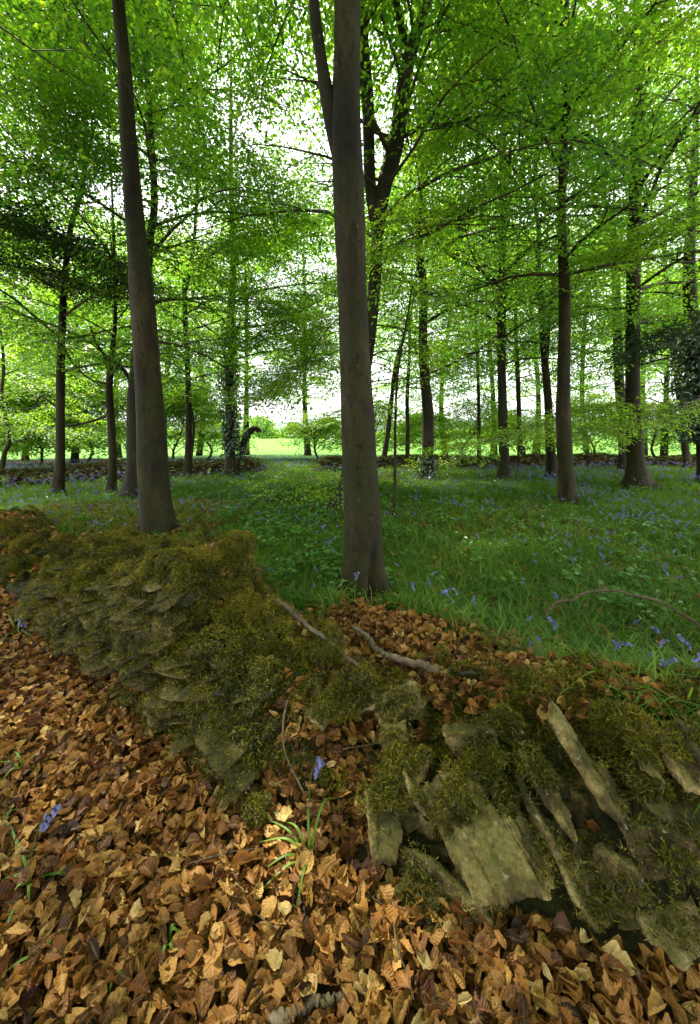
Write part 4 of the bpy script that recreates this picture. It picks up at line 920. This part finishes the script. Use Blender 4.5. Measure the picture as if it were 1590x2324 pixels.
slab('moss capped stone at the top right of the heap', (1340, 1640, 1.1), (1480, 1720, 1.0), .16, .09, 32, -.2, 12000)

# far walls at the edge of the wood
def far_wall(label, pts, h, seed):
    rs = np.random.default_rng(seed); P = A([at_g(u, v)[:2] for u, v in pts]); L = np.linalg.norm(np.diff(P, axis=0), axis=1).sum()
    tt = np.concatenate([[0], np.cumsum(np.linalg.norm(np.diff(P, axis=0), axis=1))])
    at = lambda q: A([np.interp(q, tt, P[:, 0]), np.interp(q, tt, P[:, 1])])
    root = empty('field_wall', (P[0][0], P[0][1], float(ground(*P[0]))), label, 'wall', 'walls at the edge of the wood'); parts = []
    q = 0
    while q < L:
        c = at(q); d = at(min(q + .1, L)) - at(max(q - .1, 0)); d /= np.linalg.norm(d) + 1e-9; hh = h * (.7 + .55 * fbm(q * .5, 1, 0, 3, seed)) * sstep(0, .8, min(q, L - q) + .25)
        z = 0; g = float(ground(*c))
        while z < hh:
            V, F = ROCK_S[rs.integers(0, 5)]; sz = A([rs.uniform(.10, .2), .22, rs.uniform(.035, .07)]); B = A([[d[0], d[1], 0], [-d[1], d[0], 0], [0, 0, 1]])
            parts.append(((V * sz) @ B + A([c[0] + rs.normal(0, .03), c[1] + rs.normal(0, .04), g + z]), F)); z += sz[2] * 1.5
        q += .17
    V, F, _ = cat_mesh(parts); mk('stonework', V, F, M_STONE_D, root)
    n = int(L * 900); qq = rs.uniform(0, L, n); xy_ = A([np.interp(qq, tt, P[:, 0]), np.interp(qq, tt, P[:, 1])]).T + rs.normal(0, .12, (n, 2))
    hz = h * (.7 + .55 * fbm(qq * .5, np.ones(n), 0, 3, seed)) * sstep(0, .8, np.minimum(qq, L - qq) + .25)
    Pm = np.column_stack([xy_, ground(xy_[:, 0], xy_[:, 1]) + hz + rs.uniform(-.03, .05, n)]); V, F = strands(Pm, np.tile([0, 0, 1.], (n, 1)), rs, .06, .012)
    mk('moss', V, F, M_MOSS, root, rnd=np.repeat(np.clip(rs.normal(.15, .12, n), 0, 1), 5)); return root
ROCK_S = [rock_proto(s, 1) for s in range(20, 25)]
far_wall('low dark stone wall along the wood edge on the left, ending at the field gap', [(-160, 1118), (0, 1106), (150, 1098), (300, 1090), (450, 1080), (600, 1074)], .42, 1)
far_wall('low dark stone wall along the wood edge on the right of the field gap', [(715, 1072), (850, 1066), (1000, 1064), (1200, 1062), (1400, 1062), (1700, 1062)], .40, 2)

# ------------------------------------------------------------------ dry leaves
def dry_proto(seed):
    r = np.random.default_rng(seed); nx, ny = 9, 5
    X, Yv = np.meshgrid(np.linspace(0, 1, nx), np.linspace(-1, 1, ny), indexing='ij')
    wd = .34 * np.sin(np.pi * np.clip(X, 0, 1) ** .82) ** .75 * r.uniform(.85, 1.15); wd[0] = .01; wd[-1] = .005
    wd *= 1 + .10 * np.sin(X * 31 + r.random() * 6) * np.abs(Yv)
    y = Yv * wd; z = r.uniform(-.4, 1.6) * y ** 2 * 2.4 + r.uniform(-1.0, 1.0) * (X - .5) ** 2 + .14 * np.sin(X * r.uniform(5, 11) + r.random() * 6) * Yv * wd * 2 + .06 * np.sin(X * 17 + Yv * 4 + r.random() * 6)
    if r.random() < .4:              # edges rolled in
        a = np.clip(Yv * r.uniform(1.0, 1.9), -3, 3); rr = .2; y = np.sin(a) * rr * (wd / .34); z = z * .4 + (1 - np.cos(a)) * rr * (wd / .34)
    tw = r.uniform(-.7, .7) * (X - .5); y, z = y * np.cos(tw) - z * np.sin(tw), y * np.sin(tw) + z * np.cos(tw)
    V = np.stack([X - .5, y, z], -1).reshape(-1, 3); i = np.arange(nx - 1)[:, None] * ny; j = np.arange(ny - 1)[None]
    a, b, c, d = (i + j).ravel(), (i + ny + j).ravel(), (i + ny + j + 1).ravel(), (i + j + 1).ravel()
    return V, np.concatenate([np.stack([a, b, c], 1), np.stack([a, c, d], 1)]), np.stack([X.ravel(), Yv.ravel() * .34], 1), None
DRY = [dry_proto(s) for s in range(18)]
rs = np.random.default_rng(11)
def litter_keep(x, y):
    s, t = st(x, y); t = t - shift(s); n1 = fbm(x * 2.2, y * 2.2, 0, 3, 90)
    front = sstep(.03, -.02, t)
    breach = sstep(-.15, .1, s) * sstep(.62, .4, s) * .9 * (t >= 0) * (t < 1.0) * sstep(.30, .5, n1 + .1)
    top = .55 * sstep(.25, .4, t) * sstep(.52, .62, n1) * (t < 1) * sstep(-1.3, -.4, s)
    topr = .5 * (s > .5) * sstep(.22, .4, t) * sstep(.46, .56, n1) * (t < 1)
    patch = sstep(.42, .55, t) * sstep(1.35, 1.05, t + .5 * (n1 - .5)) * sstep(-.6, -.3, s) * sstep(1.6, 1.1, s)
    rest = .05 * (t >= .8) + .10 * (t >= .8) * (n1 > .6) + .5 * (s < -3.1) * (t > -.1)
    return np.maximum.reduce([front, breach, top, topr, patch, rest])
n = 200000
x = rs.uniform(-5.2, 3.2, n); y = rs.uniform(-.7, 6.5, n)
k = rs.random(n) < litter_keep(x, y) * np.where(np.hypot(x, y) < 2.2, 1, .75); x, y = x[k], y[k]
z = top_z(x, y); e = .03; nx_ = -(top_z(x + e, y) - top_z(x - e, y)) / (2 * e); ny_ = -(top_z(x, y + e) - top_z(x, y - e)) / (2 * e)
nrm = np.stack([np.clip(nx_, -1.2, 1.2), np.clip(ny_, -1.2, 1.2), np.ones(len(x))], 1); Pq = np.stack([x, y, z + rs.random(len(x)) ** 1.3 * .045 + .004], 1)
u_, v_, z_ = proj(Pq); k = (np.hypot(Pq[:, 0], Pq[:, 1]) < 2.0) | ((u_ > -500) & (u_ < 2100)); Pq, nrm = Pq[k], nrm[k]; n = len(Pq)
nrm = nrm + rs.normal(0, .36, (n, 3)); nrm[:, 2] = np.abs(nrm[:, 2]); az = rs.uniform(0, 2 * math.pi, n)
M = frames(np.stack([np.cos(az), np.sin(az), rs.normal(0, .25, n)], 1), nrm) * (rs.normal(.052, .011, n).clip(.028, .075))[:, None, None]
V, F, luv, rn = stamp(DRY, rs.integers(0, len(DRY), n), M, Pq, np.clip(rs.normal(.45, .22, n), 0, 1))
tag(mk('leaf_litter', V, F, M_LITTER, smooth=True, rnd=rn, luv=luv), 'deep litter of curled copper brown beech leaves in front of and on the wall', 'leaf litter', kind='stuff')

def one_leaf(label, u, v, size, rn, seed, m=None, dz=.045, kind='fallen_leaf', group='fallen leaves that stand out', tilt=.3):
    rs = np.random.default_rng(seed); p = at_g(u, v, True); p[2] += dz; az = rs.uniform(0, 6.28); pv, pf, pl, _ = DRY[seed % 18]
    M = frames(A([[math.cos(az), math.sin(az), .1]]), A([[rs.normal(0, tilt), -.35, 1]])) [0] * size
    o = mk(kind, pv @ M.T + p, pf, m or M_LITTER, origin=p, smooth=True, rnd=np.full(len(pv), rn), luv=pl); tag(o, label, 'leaf', group)
one_leaf('single fresh green leaf lying on the moss cushioned stone in the breach', 692, 1512, .055, .3, 3, M_HERB, group=None)
one_leaf('crumpled whitish grey leaf in the litter below the grass tuft', 545, 2055, .06, 1.0, 4)
one_leaf('pale cream leaf with clear veins at the lower left of the litter', 160, 2140, .07, .86, 5)
one_leaf('broad pale yellow leaf left of centre in the litter', 245, 1975, .075, .84, 6)
one_leaf('torn whitish leaf in the litter above the grass tuft', 500, 1820, .05, 1.0, 7)
one_leaf('pale narrow curled leaf at the bottom right of the litter', 960, 2200, .08, .96, 8)
one_leaf('pale leaf standing on edge right of the bottom middle', 1400, 2215, .075, .95, 9)

# ------------------------------------------------------------------ bluebell leaves, flowers, herbs
def blade(L, W, a0, curl, az, rows=6, base=(0, 0, 0)):
    P = [A(base, ) * 1.0]; a = a0
    for i in range(rows): P.append(P[-1] + A([math.cos(a) * math.cos(az), math.cos(a) * math.sin(az), math.sin(a)]) * L / rows); a -= curl / rows
    P = A(P); s = A([-math.sin(az), math.cos(az), 0]); wv = W * A([.7, .95, 1, .95, .8, .5, .05])[:rows + 1] if rows == 6 else W * np.linspace(1, .1, rows + 1)
    V = np.stack([P + s * wv[:, None] + A([0, 0, .35]) * wv[:, None], P, P - s * wv[:, None] + A([0, 0, .35]) * wv[:, None]], 1).reshape(-1, 3)
    F = []
    for i in range(rows):
        for j in (0, 1): q = i * 3 + j; F += [[q, q + 1, q + 4], [q, q + 4, q + 3]]
    return V, A(F)
def clump(seed, nb, rows, Lm=.19, Wm=.0038):
    r = np.random.default_rng(seed); parts = []
    for i in range(nb):
        az = r.uniform(0, 6.28); V, F = blade(Lm * r.uniform(.6, 1.25), Wm * r.uniform(.7, 1.3), r.uniform(.75, 1.45), r.uniform(.9, 2.4), az, rows, (r.normal(0, .02), r.normal(0, .02), -.01))
        parts.append((V, F, np.full(len(V), r.random())))
    V, F, Rn = cat_mesh(parts); return V, F, np.zeros((len(V), 2)), Rn
def bell_cluster(seed, nb, fine=True, Lst=.27):
    """nodding flower head: returns stem (V, F) and bells (V, F)"""
    r = np.random.default_rng(seed); az = r.uniform(0, 6.28); d = A([math.cos(az), math.sin(az), 0])
    P = smooth_path(A([[0, 0, 0], d * .01 + [0, 0, Lst * .5], d * .03 + [0, 0, Lst * .85], d * .07 + [0, 0, Lst]]), 9); sv, sf = tube(P, np.linspace(.0022, .0013, 9), 4)
    bells = []; k = 6 if fine else 4
    for i in range(nb):
        f = .62 + .38 * (i + .5) / nb; q = f * 8; a = int(min(q, 7)); p = P[a] + (P[a + 1] - P[a]) * (q - a); b = az + r.normal(0, .8)
        o = p + A([math.cos(b), math.sin(b), .3]) * .009; ax = A([math.cos(b) * .45, math.sin(b) * .45, -1 + .9 * (i / nb) ** 3]); ax /= np.linalg.norm(ax); l = .0145 * r.uniform(.8, 1.15)
        s1 = np.cross(ax, [1, .3, .2]); s1 /= np.linalg.norm(s1); s2 = np.cross(ax, s1); rows = [(0, .002), (.2, .0042), (.75, .0046), (1.0, .0085)] if fine else [(0, .003), (1, .008)]
        V = []
        for (h, rr) in rows:
            for j in range(k): t = j / k * 6.283; V.append(o + ax * l * (h - (.08 if (h == 1 and j % 2) else 0)) + (s1 * math.cos(t) + s2 * math.sin(t)) * rr)
        F = []
        for h in range(len(rows) - 1):
            for j in range(k): a1, b1 = h * k + j, h * k + (j + 1) % k; F += [[a1, b1, b1 + k], [a1, b1 + k, a1 + k]]
        bells.append((A(V), A(F), np.full(len(V), r.random())))
    bv, bf, br = cat_mesh(bells); return (sv, sf, np.zeros((len(sv), 2)), None), (bv, bf, np.zeros((len(bv), 2)), br)
CL_N = [clump(s, 9, 6) for s in range(8)]; CL_M = [clump(30 + s, 8, 3, .2, .0052) for s in range(6)]; CL_F = [clump(50 + s, 6, 2, .22, .010) for s in range(5)]
rs = np.random.default_rng(21)
def carpet(n, x0, x1, y0, y1, dmin, dmax, protos, dens, zr=1.0):
    x = rs.uniform(x0, x1, n); y = rs.uniform(y0, y1, n); s, t = st(x, y); d = np.hypot(x, y); nf = fbm(x * 1.1, y * 1.1, 0, 3, 95)
    edge = .72 + .36 * sstep(-.5, -.1, s) * sstep(1.15, .7, s) + .4 * (fbm(x * 2.2, y * 2.2, 0, 3, 90) - .5)
    keep = (t > edge) & (d > dmin) & (d < dmax) & (rs.random(n) < dens(nf, d))
    for (fx, fy, fr) in FEET: keep &= np.hypot(x - fx, y - fy) > fr * (.75 + .5 * rs.random(n))
    x, y = x[keep], y[keep]; P = np.stack([x, y, top_z(x, y)], 1); u, v, z = proj(P); k = (z > .3) & (u > -350) & (u < 1950); return P[k]
def put(P, protos, rs, sc=(.6, 1.0), tone=.16, tiltk=.12):
    n = len(P); az = rs.uniform(0, 6.28, n); M = frames(np.stack([np.cos(az), np.sin(az), rs.normal(0, tiltk, n)], 1), np.stack([rs.normal(0, tiltk, n), rs.normal(0, tiltk, n), np.ones(n)], 1)) * rs.uniform(*sc, n)[:, None, None]
    ton = np.clip(.5 + tone + 1.1 * (fbm(P[:, 0] * .9, P[:, 1] * .9, 0, 3, 97) - .5) + rs.normal(0, .18, n), 0, 1)
    return stamp(protos, rs.integers(0, len(protos), n), M, P, ton)
pn = carpet(26000, -5, 4.2, .8, 5, 0, 4.6, CL_N, lambda f, d: np.clip(.5 + 1.3 * (f - .35), .35, 1))
pm = carpet(36000, -10, 10, 3, 10, 4.6, 9.5, CL_M, lambda f, d: np.clip(.75 + 1.3 * (f - .35), .6, 1))
pf_ = carpet(30000, -17, 19, 7, 17, 9.5, 18.5, CL_F, lambda f, d: np.clip(.8 + 1.3 * (f - .35), .7, 1))
print('clumps', len(pn), len(pm), len(pf_))
a = put(pn, CL_N, rs); b = put(pm, CL_M, rs, tone=.03); c = put(pf_, CL_F, rs, tone=.08)
V, F, Rn = cat_mesh([(a[0], a[1], a[3]), (b[0], b[1], b[3]), (c[0], c[1], c[3])])
tag(mk('bluebell_leaves', V, F, M_BLADE, rnd=Rn), 'carpet of narrow arching green bluebell leaves over the woodland floor', 'ground cover', kind='stuff')
BF = [bell_cluster(s, 7, False) for s in range(8)]; BFn = [bell_cluster(40 + s, 8, True) for s in range(6)]
q1 = carpet(1500, -5, 4.2, .8, 5, 1.6, 4.6, None, lambda f, d: np.clip((f - .42) * 3.0, .02, .75))
q2 = carpet(9000, -10, 10, 3, 10, 4.6, 9.5, None, lambda f, d: np.clip((f - .38) * 2.2, .05, .8))
q3 = carpet(16000, -17, 19, 7, 17, 9.5, 18.5, None, lambda f, d: np.clip((f - .33) * 2.4, .1, .9))
a = put(q1, [p[1] for p in BFn], rs, (.5, .8)); b = put(q2, [p[1] for p in BF], rs, (.55, .85)); c = put(q3, [p[1] for p in BF], rs, (.7, 1.1))
V, F, Rn = cat_mesh([(a[0], a[1], a[3]), (b[0], b[1], b[3]), (c[0], c[1], c[3])])
tag(mk('bluebell_flowers', V, F, M_BELL, rnd=Rn), 'haze of small violet blue bluebell flowers through the green carpet', 'flowers', kind='stuff')
# low broad-leaved herbs, brightest left of the central trunk
def herb(seed, big=1.0):
    r = np.random.default_rng(seed); m = 8; P, D = [], []
    for i in range(m): a = r.uniform(0, 6.28); rr = r.uniform(.01, .07); P.append([math.cos(a) * rr, math.sin(a) * rr, r.uniform(.06, .17)]); D.append([math.cos(a), math.sin(a), r.normal(0, .2)])
    lv, lf = leaf_proto(True); M = frames(A(D), A([[r.normal(0, .3), r.normal(0, .3), 1] for _ in range(m)])) * .055 * big
    V, F, _, Rn = stamp([(lv * A([1, 1.15, 1]), lf, np.zeros((len(lv), 2)), None)], np.zeros(m, int), M, A(P), r.random(m)); return V, F, np.zeros((len(V), 2)), Rn
HB = [herb(s) for s in range(6)]
h1 = carpet(9000, -6, 9, 2.2, 13, 2.4, 13, None, lambda f, d: np.clip((fbm_h(d) + .25), .12, .6)) if False else None
x = rs.uniform(-6, 10, 16000); y = rs.uniform(2.2, 13, 16000); s, t = st(x, y)
dn = .05 + .8 * sstep(.48, .60, fbm(x * .7 + 9, y * .7, 0, 3, 99)) * (.25 + .75 * sstep(1.2, -1.0, x)) * sstep(8, 5, np.hypot(x, y) * .8)
k = (t > 1.15) & (rs.random(16000) < dn) ; P = np.stack([x[k], y[k], ground(x[k], y[k])], 1)
a = put(P, HB, rs, (.6, 1.05), .1)
tag(mk('woodland_herbs', a[0], a[1], M_HERB, rnd=a[3]), 'low broad leaved bright green herbs among the bluebells', 'ground cover', kind='stuff')
# leaves of brambles and grass at the wood edge
# single bluebells
def bluebell(label, u, v, h, seed, lean=(0, 0), nleaf=3, group='single bluebells in the foreground', nb=9, sc=1.0, top=False):
    rs = np.random.default_rng(seed); p = at_g(u, v, top); root = empty('bluebell', tuple(p), label, 'flower', group); (sv, sf, _, _), (bv, bf, _, br) = bell_cluster(seed + 500, nb, True, h)
    sh = lambda V: V + np.outer(np.clip(V[:, 2] / h, 0, 1.2) ** 1.5, [lean[0], lean[1], 0])
    mk('stem', sh(sv) + p, sf, M_BLADE, root, smooth=True, rnd=np.full(len(sv), .35)); mk('flower_head', sh(bv) + p, bf, M_BELL, root, rnd=br)
    for i in range(nleaf):
        V, F = blade(rs.uniform(.16, .26) * sc, .005, rs.uniform(.5, 1.2), rs.uniform(.8, 2), i * 2.2 + rs.random(), 6, (0, 0, 0)); mk('leaf', V + p, F, M_BLADE, root, rnd=np.full(len(V), rs.random()))
    return root
bluebell('lone bluebell on a tall stem rising from the grass tuft against the dark breach', 700, 1935, .25, 1, (-.03, .13), 0)
bluebell('bluebell with nodding head at the left edge above the leaf litter', 68, 2010, .17, 2, (-.02, .05), 3)
bluebell('bluebell stem leaning at the left edge by the wall foot', 62, 1480, .20, 3, (0, .02), 3)
bluebell('dense blue flower head just above the wall top right of centre', 1372, 1600, .16, 4, (.01, 0), 4)
bluebell('tall bluebell behind the dense blue flower head', 1470, 1600, .24, 5, (0, .03), 4)
bluebell('low bluebell head on the wall edge near the right slabs', 1500, 1650, .12, 6, (.0, .02), 4)
bluebell('bluebell below the arching dead branch', 1265, 1500, .20, 7, (0, 0), 3)
bluebell('bluebell right of the one under the arching branch', 1362, 1530, .20, 8, (.02, 0), 3)
bluebell('bluebell at the right edge of the green carpet', 1580, 1560, .24, 9, (-.02, 0), 4)
bluebell('bluebell near the right end of the arching dead branch', 1490, 1500, .22, 10, (0, 0), 3)
bluebell('bluebell in the grass right of the central trunk foot', 985, 1400, .20, 11, (0, 0), 3)
bluebell('bluebell pale against the foot of the central trunk', 800, 1370, .20, 12, (0, 0), 3)

def tuft(label, u, v, blades, seed, cat='grass tuft', kind='grass_tuft', group=None, w=.0042):
    """blades: (tip u, tip v, rise) each arching from the foot to its own tip"""
    p = at_g(u, v, True); root = empty(kind, tuple(p), label, cat, group); rs = np.random.default_rng(seed)
    for (tu, tv, rise) in blades:
        q = at_g(tu, tv, True); q[2] += .03; m = (p + q) / 2 + A([0, 0, rise]); P = smooth_path(A([p, p * .55 + m * .45 + A([0, 0, rise * .4]), m, q]), 10)
        T_ = np.gradient(P, axis=0); s = np.cross(T_, [0, 0, 1.]); s /= np.linalg.norm(s, axis=1)[:, None] + 1e-9; ww = w * A([.6, .9, 1, 1, 1, .95, .85, .7, .45, .05])[:, None]
        V = np.stack([P + s * ww + A([0, 0, .3]) * ww, P, P - s * ww + A([0, 0, .3]) * ww], 1).reshape(-1, 3); F = []
        for i in range(9):
            for j in (0, 1): k = i * 3 + j; F += [[k, k + 1, k + 4], [k, k + 4, k + 3]]
        mk('blade', V, A(F), M_BLADE, root, rnd=np.full(len(V), rs.uniform(.5, 1)))
tuft('tuft of long arching green blades in the leaf litter left of the slab heap', 703, 1962, [(600, 1872, .05), (590, 1928, .06), (588, 2000, .05), (592, 2040, .04), (672, 2095, .05), (775, 1825, .12), (640, 1880, .07), (625, 1905, .03), (700, 1850, .1)], 1)
tuft('few green blades beside the left bluebell over the litter', 75, 2020, [(50, 1960, .06), (70, 2080, .04), (20, 2070, .04), (0, 2020, .04)], 2)
tuft('green blades at the extreme left edge of the litter', 5, 1900, [(60, 1850, .05), (40, 1900, .04), (50, 1930, .03), (-40, 1900, .05)], 3)
tuft('short blades pushing up through the litter at lower centre left', 385, 2160, [(410, 2120, .05), (400, 2200, .04), (370, 2215, .04), (420, 2150, .06)], 4)
tuft('long dark blade lying over the litter in the lower left corner', 110, 2180, [(0, 2240, .03), (130, 2150, .03)], 5)
tuft('small green shoot in the litter at the bottom left of centre', 270, 2255, [(250, 2285, .04), (290, 2240, .05)], 6)
tuft('green blades by the wall foot on the left', 40, 1450, [(10, 1400, .08), (70, 1400, .08), (90, 1470, .06), (0, 1480, .06)], 7)
tuft('blades of grass at the left edge above the first bluebell', 60, 1760, [(110, 1730, .05), (0, 1800, .05), (30, 1720, .05), (-20, 1750, .04)], 8)

# ------------------------------------------------------------------ fallen branches and sticks
def stick(label, chain, w0, w1, seed, forks=(), kind='fallen_branch', m=None, cat='branch', lift=.0):
    """chain: (u, v, height above the surface) points"""
    pts = []
    for (u, v, h) in chain:
        f = lambda x, y, h=h: top_z(x, y) + h + .045 * (wall_z(x, y) > ground(x, y))
        pts.append(at_g(u, v, f))
    P, rr = resample(A(pts), np.linspace(w0 / 2, w1 / 2, len(pts)), 40); j = np.random.default_rng(seed).normal(0, .25, (40, 3)) * rr[:, None]; P = P + j
    c = P[0]; V, F = tube(P, rr, 9, .28, seed)
    parts = [(V, F)]
    for (k, du, l) in forks:
        o = P[k]; q = o + A(du) * l; parts.append(tube(smooth_path(A([o, (o + q) / 2 + A([.01, 0, .012]), q]), 6), np.linspace(rr[k] * .6, .001, 6), 5, .2, seed))
    V, F, _ = cat_mesh(parts); o = mk(kind, V, F, m or M_STICK, origin=c, smooth=True); tag(o, label, cat)
stick('long crooked grey branch lying down the end of the tall wall', [(605, 1352, .08), (650, 1376, .08), (690, 1414, .09), (735, 1446, .11), (775, 1484, .11), (800, 1500, .10), (830, 1530, .09), (880, 1585, .07)], .026, .013, 1, [(20, (.6, .2, .4), .1), (9, (.5, -.3, .5), .08)], m=M_STICK2)
stick('thick pale fallen branch across the brown leaves behind the breach', [(800, 1422, .08), (835, 1445, .08), (855, 1475, .07), (890, 1490, .07), (930, 1502, .07), (990, 1517, .07)], .022, .036, 2)
stick('arching bare branch rising over the bluebells on the right', [(1235, 1402, .06), (1262, 1368, .15), (1300, 1362, .19), (1330, 1346, .23), (1400, 1340, .25), (1440, 1352, .24), (1500, 1365, .2), (1540, 1390, .17), (1600, 1425, .12)], .026, .015, 3, [(6, (.3, .2, .5), .09), (17, (-.2, .3, .6), .12), (28, (.5, .3, .2), .14)], m=M_STICK2)
stick('thin upright dead stick leaning in the breach', [(652, 1590, .02), (643, 1640, .03), (645, 1700, .04), (665, 1750, .03), (690, 1800, .02)], .009, .006, 4, m=M_STICK2)
stick('thick stick half buried in the litter at the bottom edge', [(620, 2320, .02), (680, 2290, .035), (740, 2270, .035), (785, 2262, .03)], .026, .02, 5)
stick('thin dark twig hanging over the litter left of the slab heap', [(800, 2010, .03), (850, 2040, .04), (890, 2080, .04), (900, 2150, .03), (925, 2210, .02), (940, 2270, .02)], .005, .003, 6, [(12, (.8, -.3, .1), .1)], kind='twig', cat='twig', m=M_TWIG)
stick('thin forked twig lying over the thick pale fallen branch', [(760, 1498, .04), (850, 1495, .05), (900, 1515, .04), (960, 1498, .05), (1010, 1475, .06)], .006, .003, 7, [(15, (.3, .4, .5), .12), (28, (.4, -.2, .4), .1)], kind='twig', cat='twig', m=M_TWIG)
stick('thin twig across the flat grey stones on the wall top', [(780, 1700, .04), (840, 1690, .05), (900, 1680, .05), (960, 1670, .04)], .005, .003, 8, [(20, (.2, .3, .6), .08)], kind='twig', cat='twig', m=M_TWIG)
stick('thin straight twig on the litter at the lower middle', [(560, 2060, .03), (640, 2120, .04), (700, 2200, .03)], .004, .003, 9, kind='twig', cat='twig', m=M_TWIG)
stick('thin twig in the litter left of the tuft of grass', [(430, 1960, .04), (520, 1935, .05), (600, 1925, .03)], .004, .003, 10, kind='twig', cat='twig', m=M_TWIG)
print('leaf triangles', NF[0])
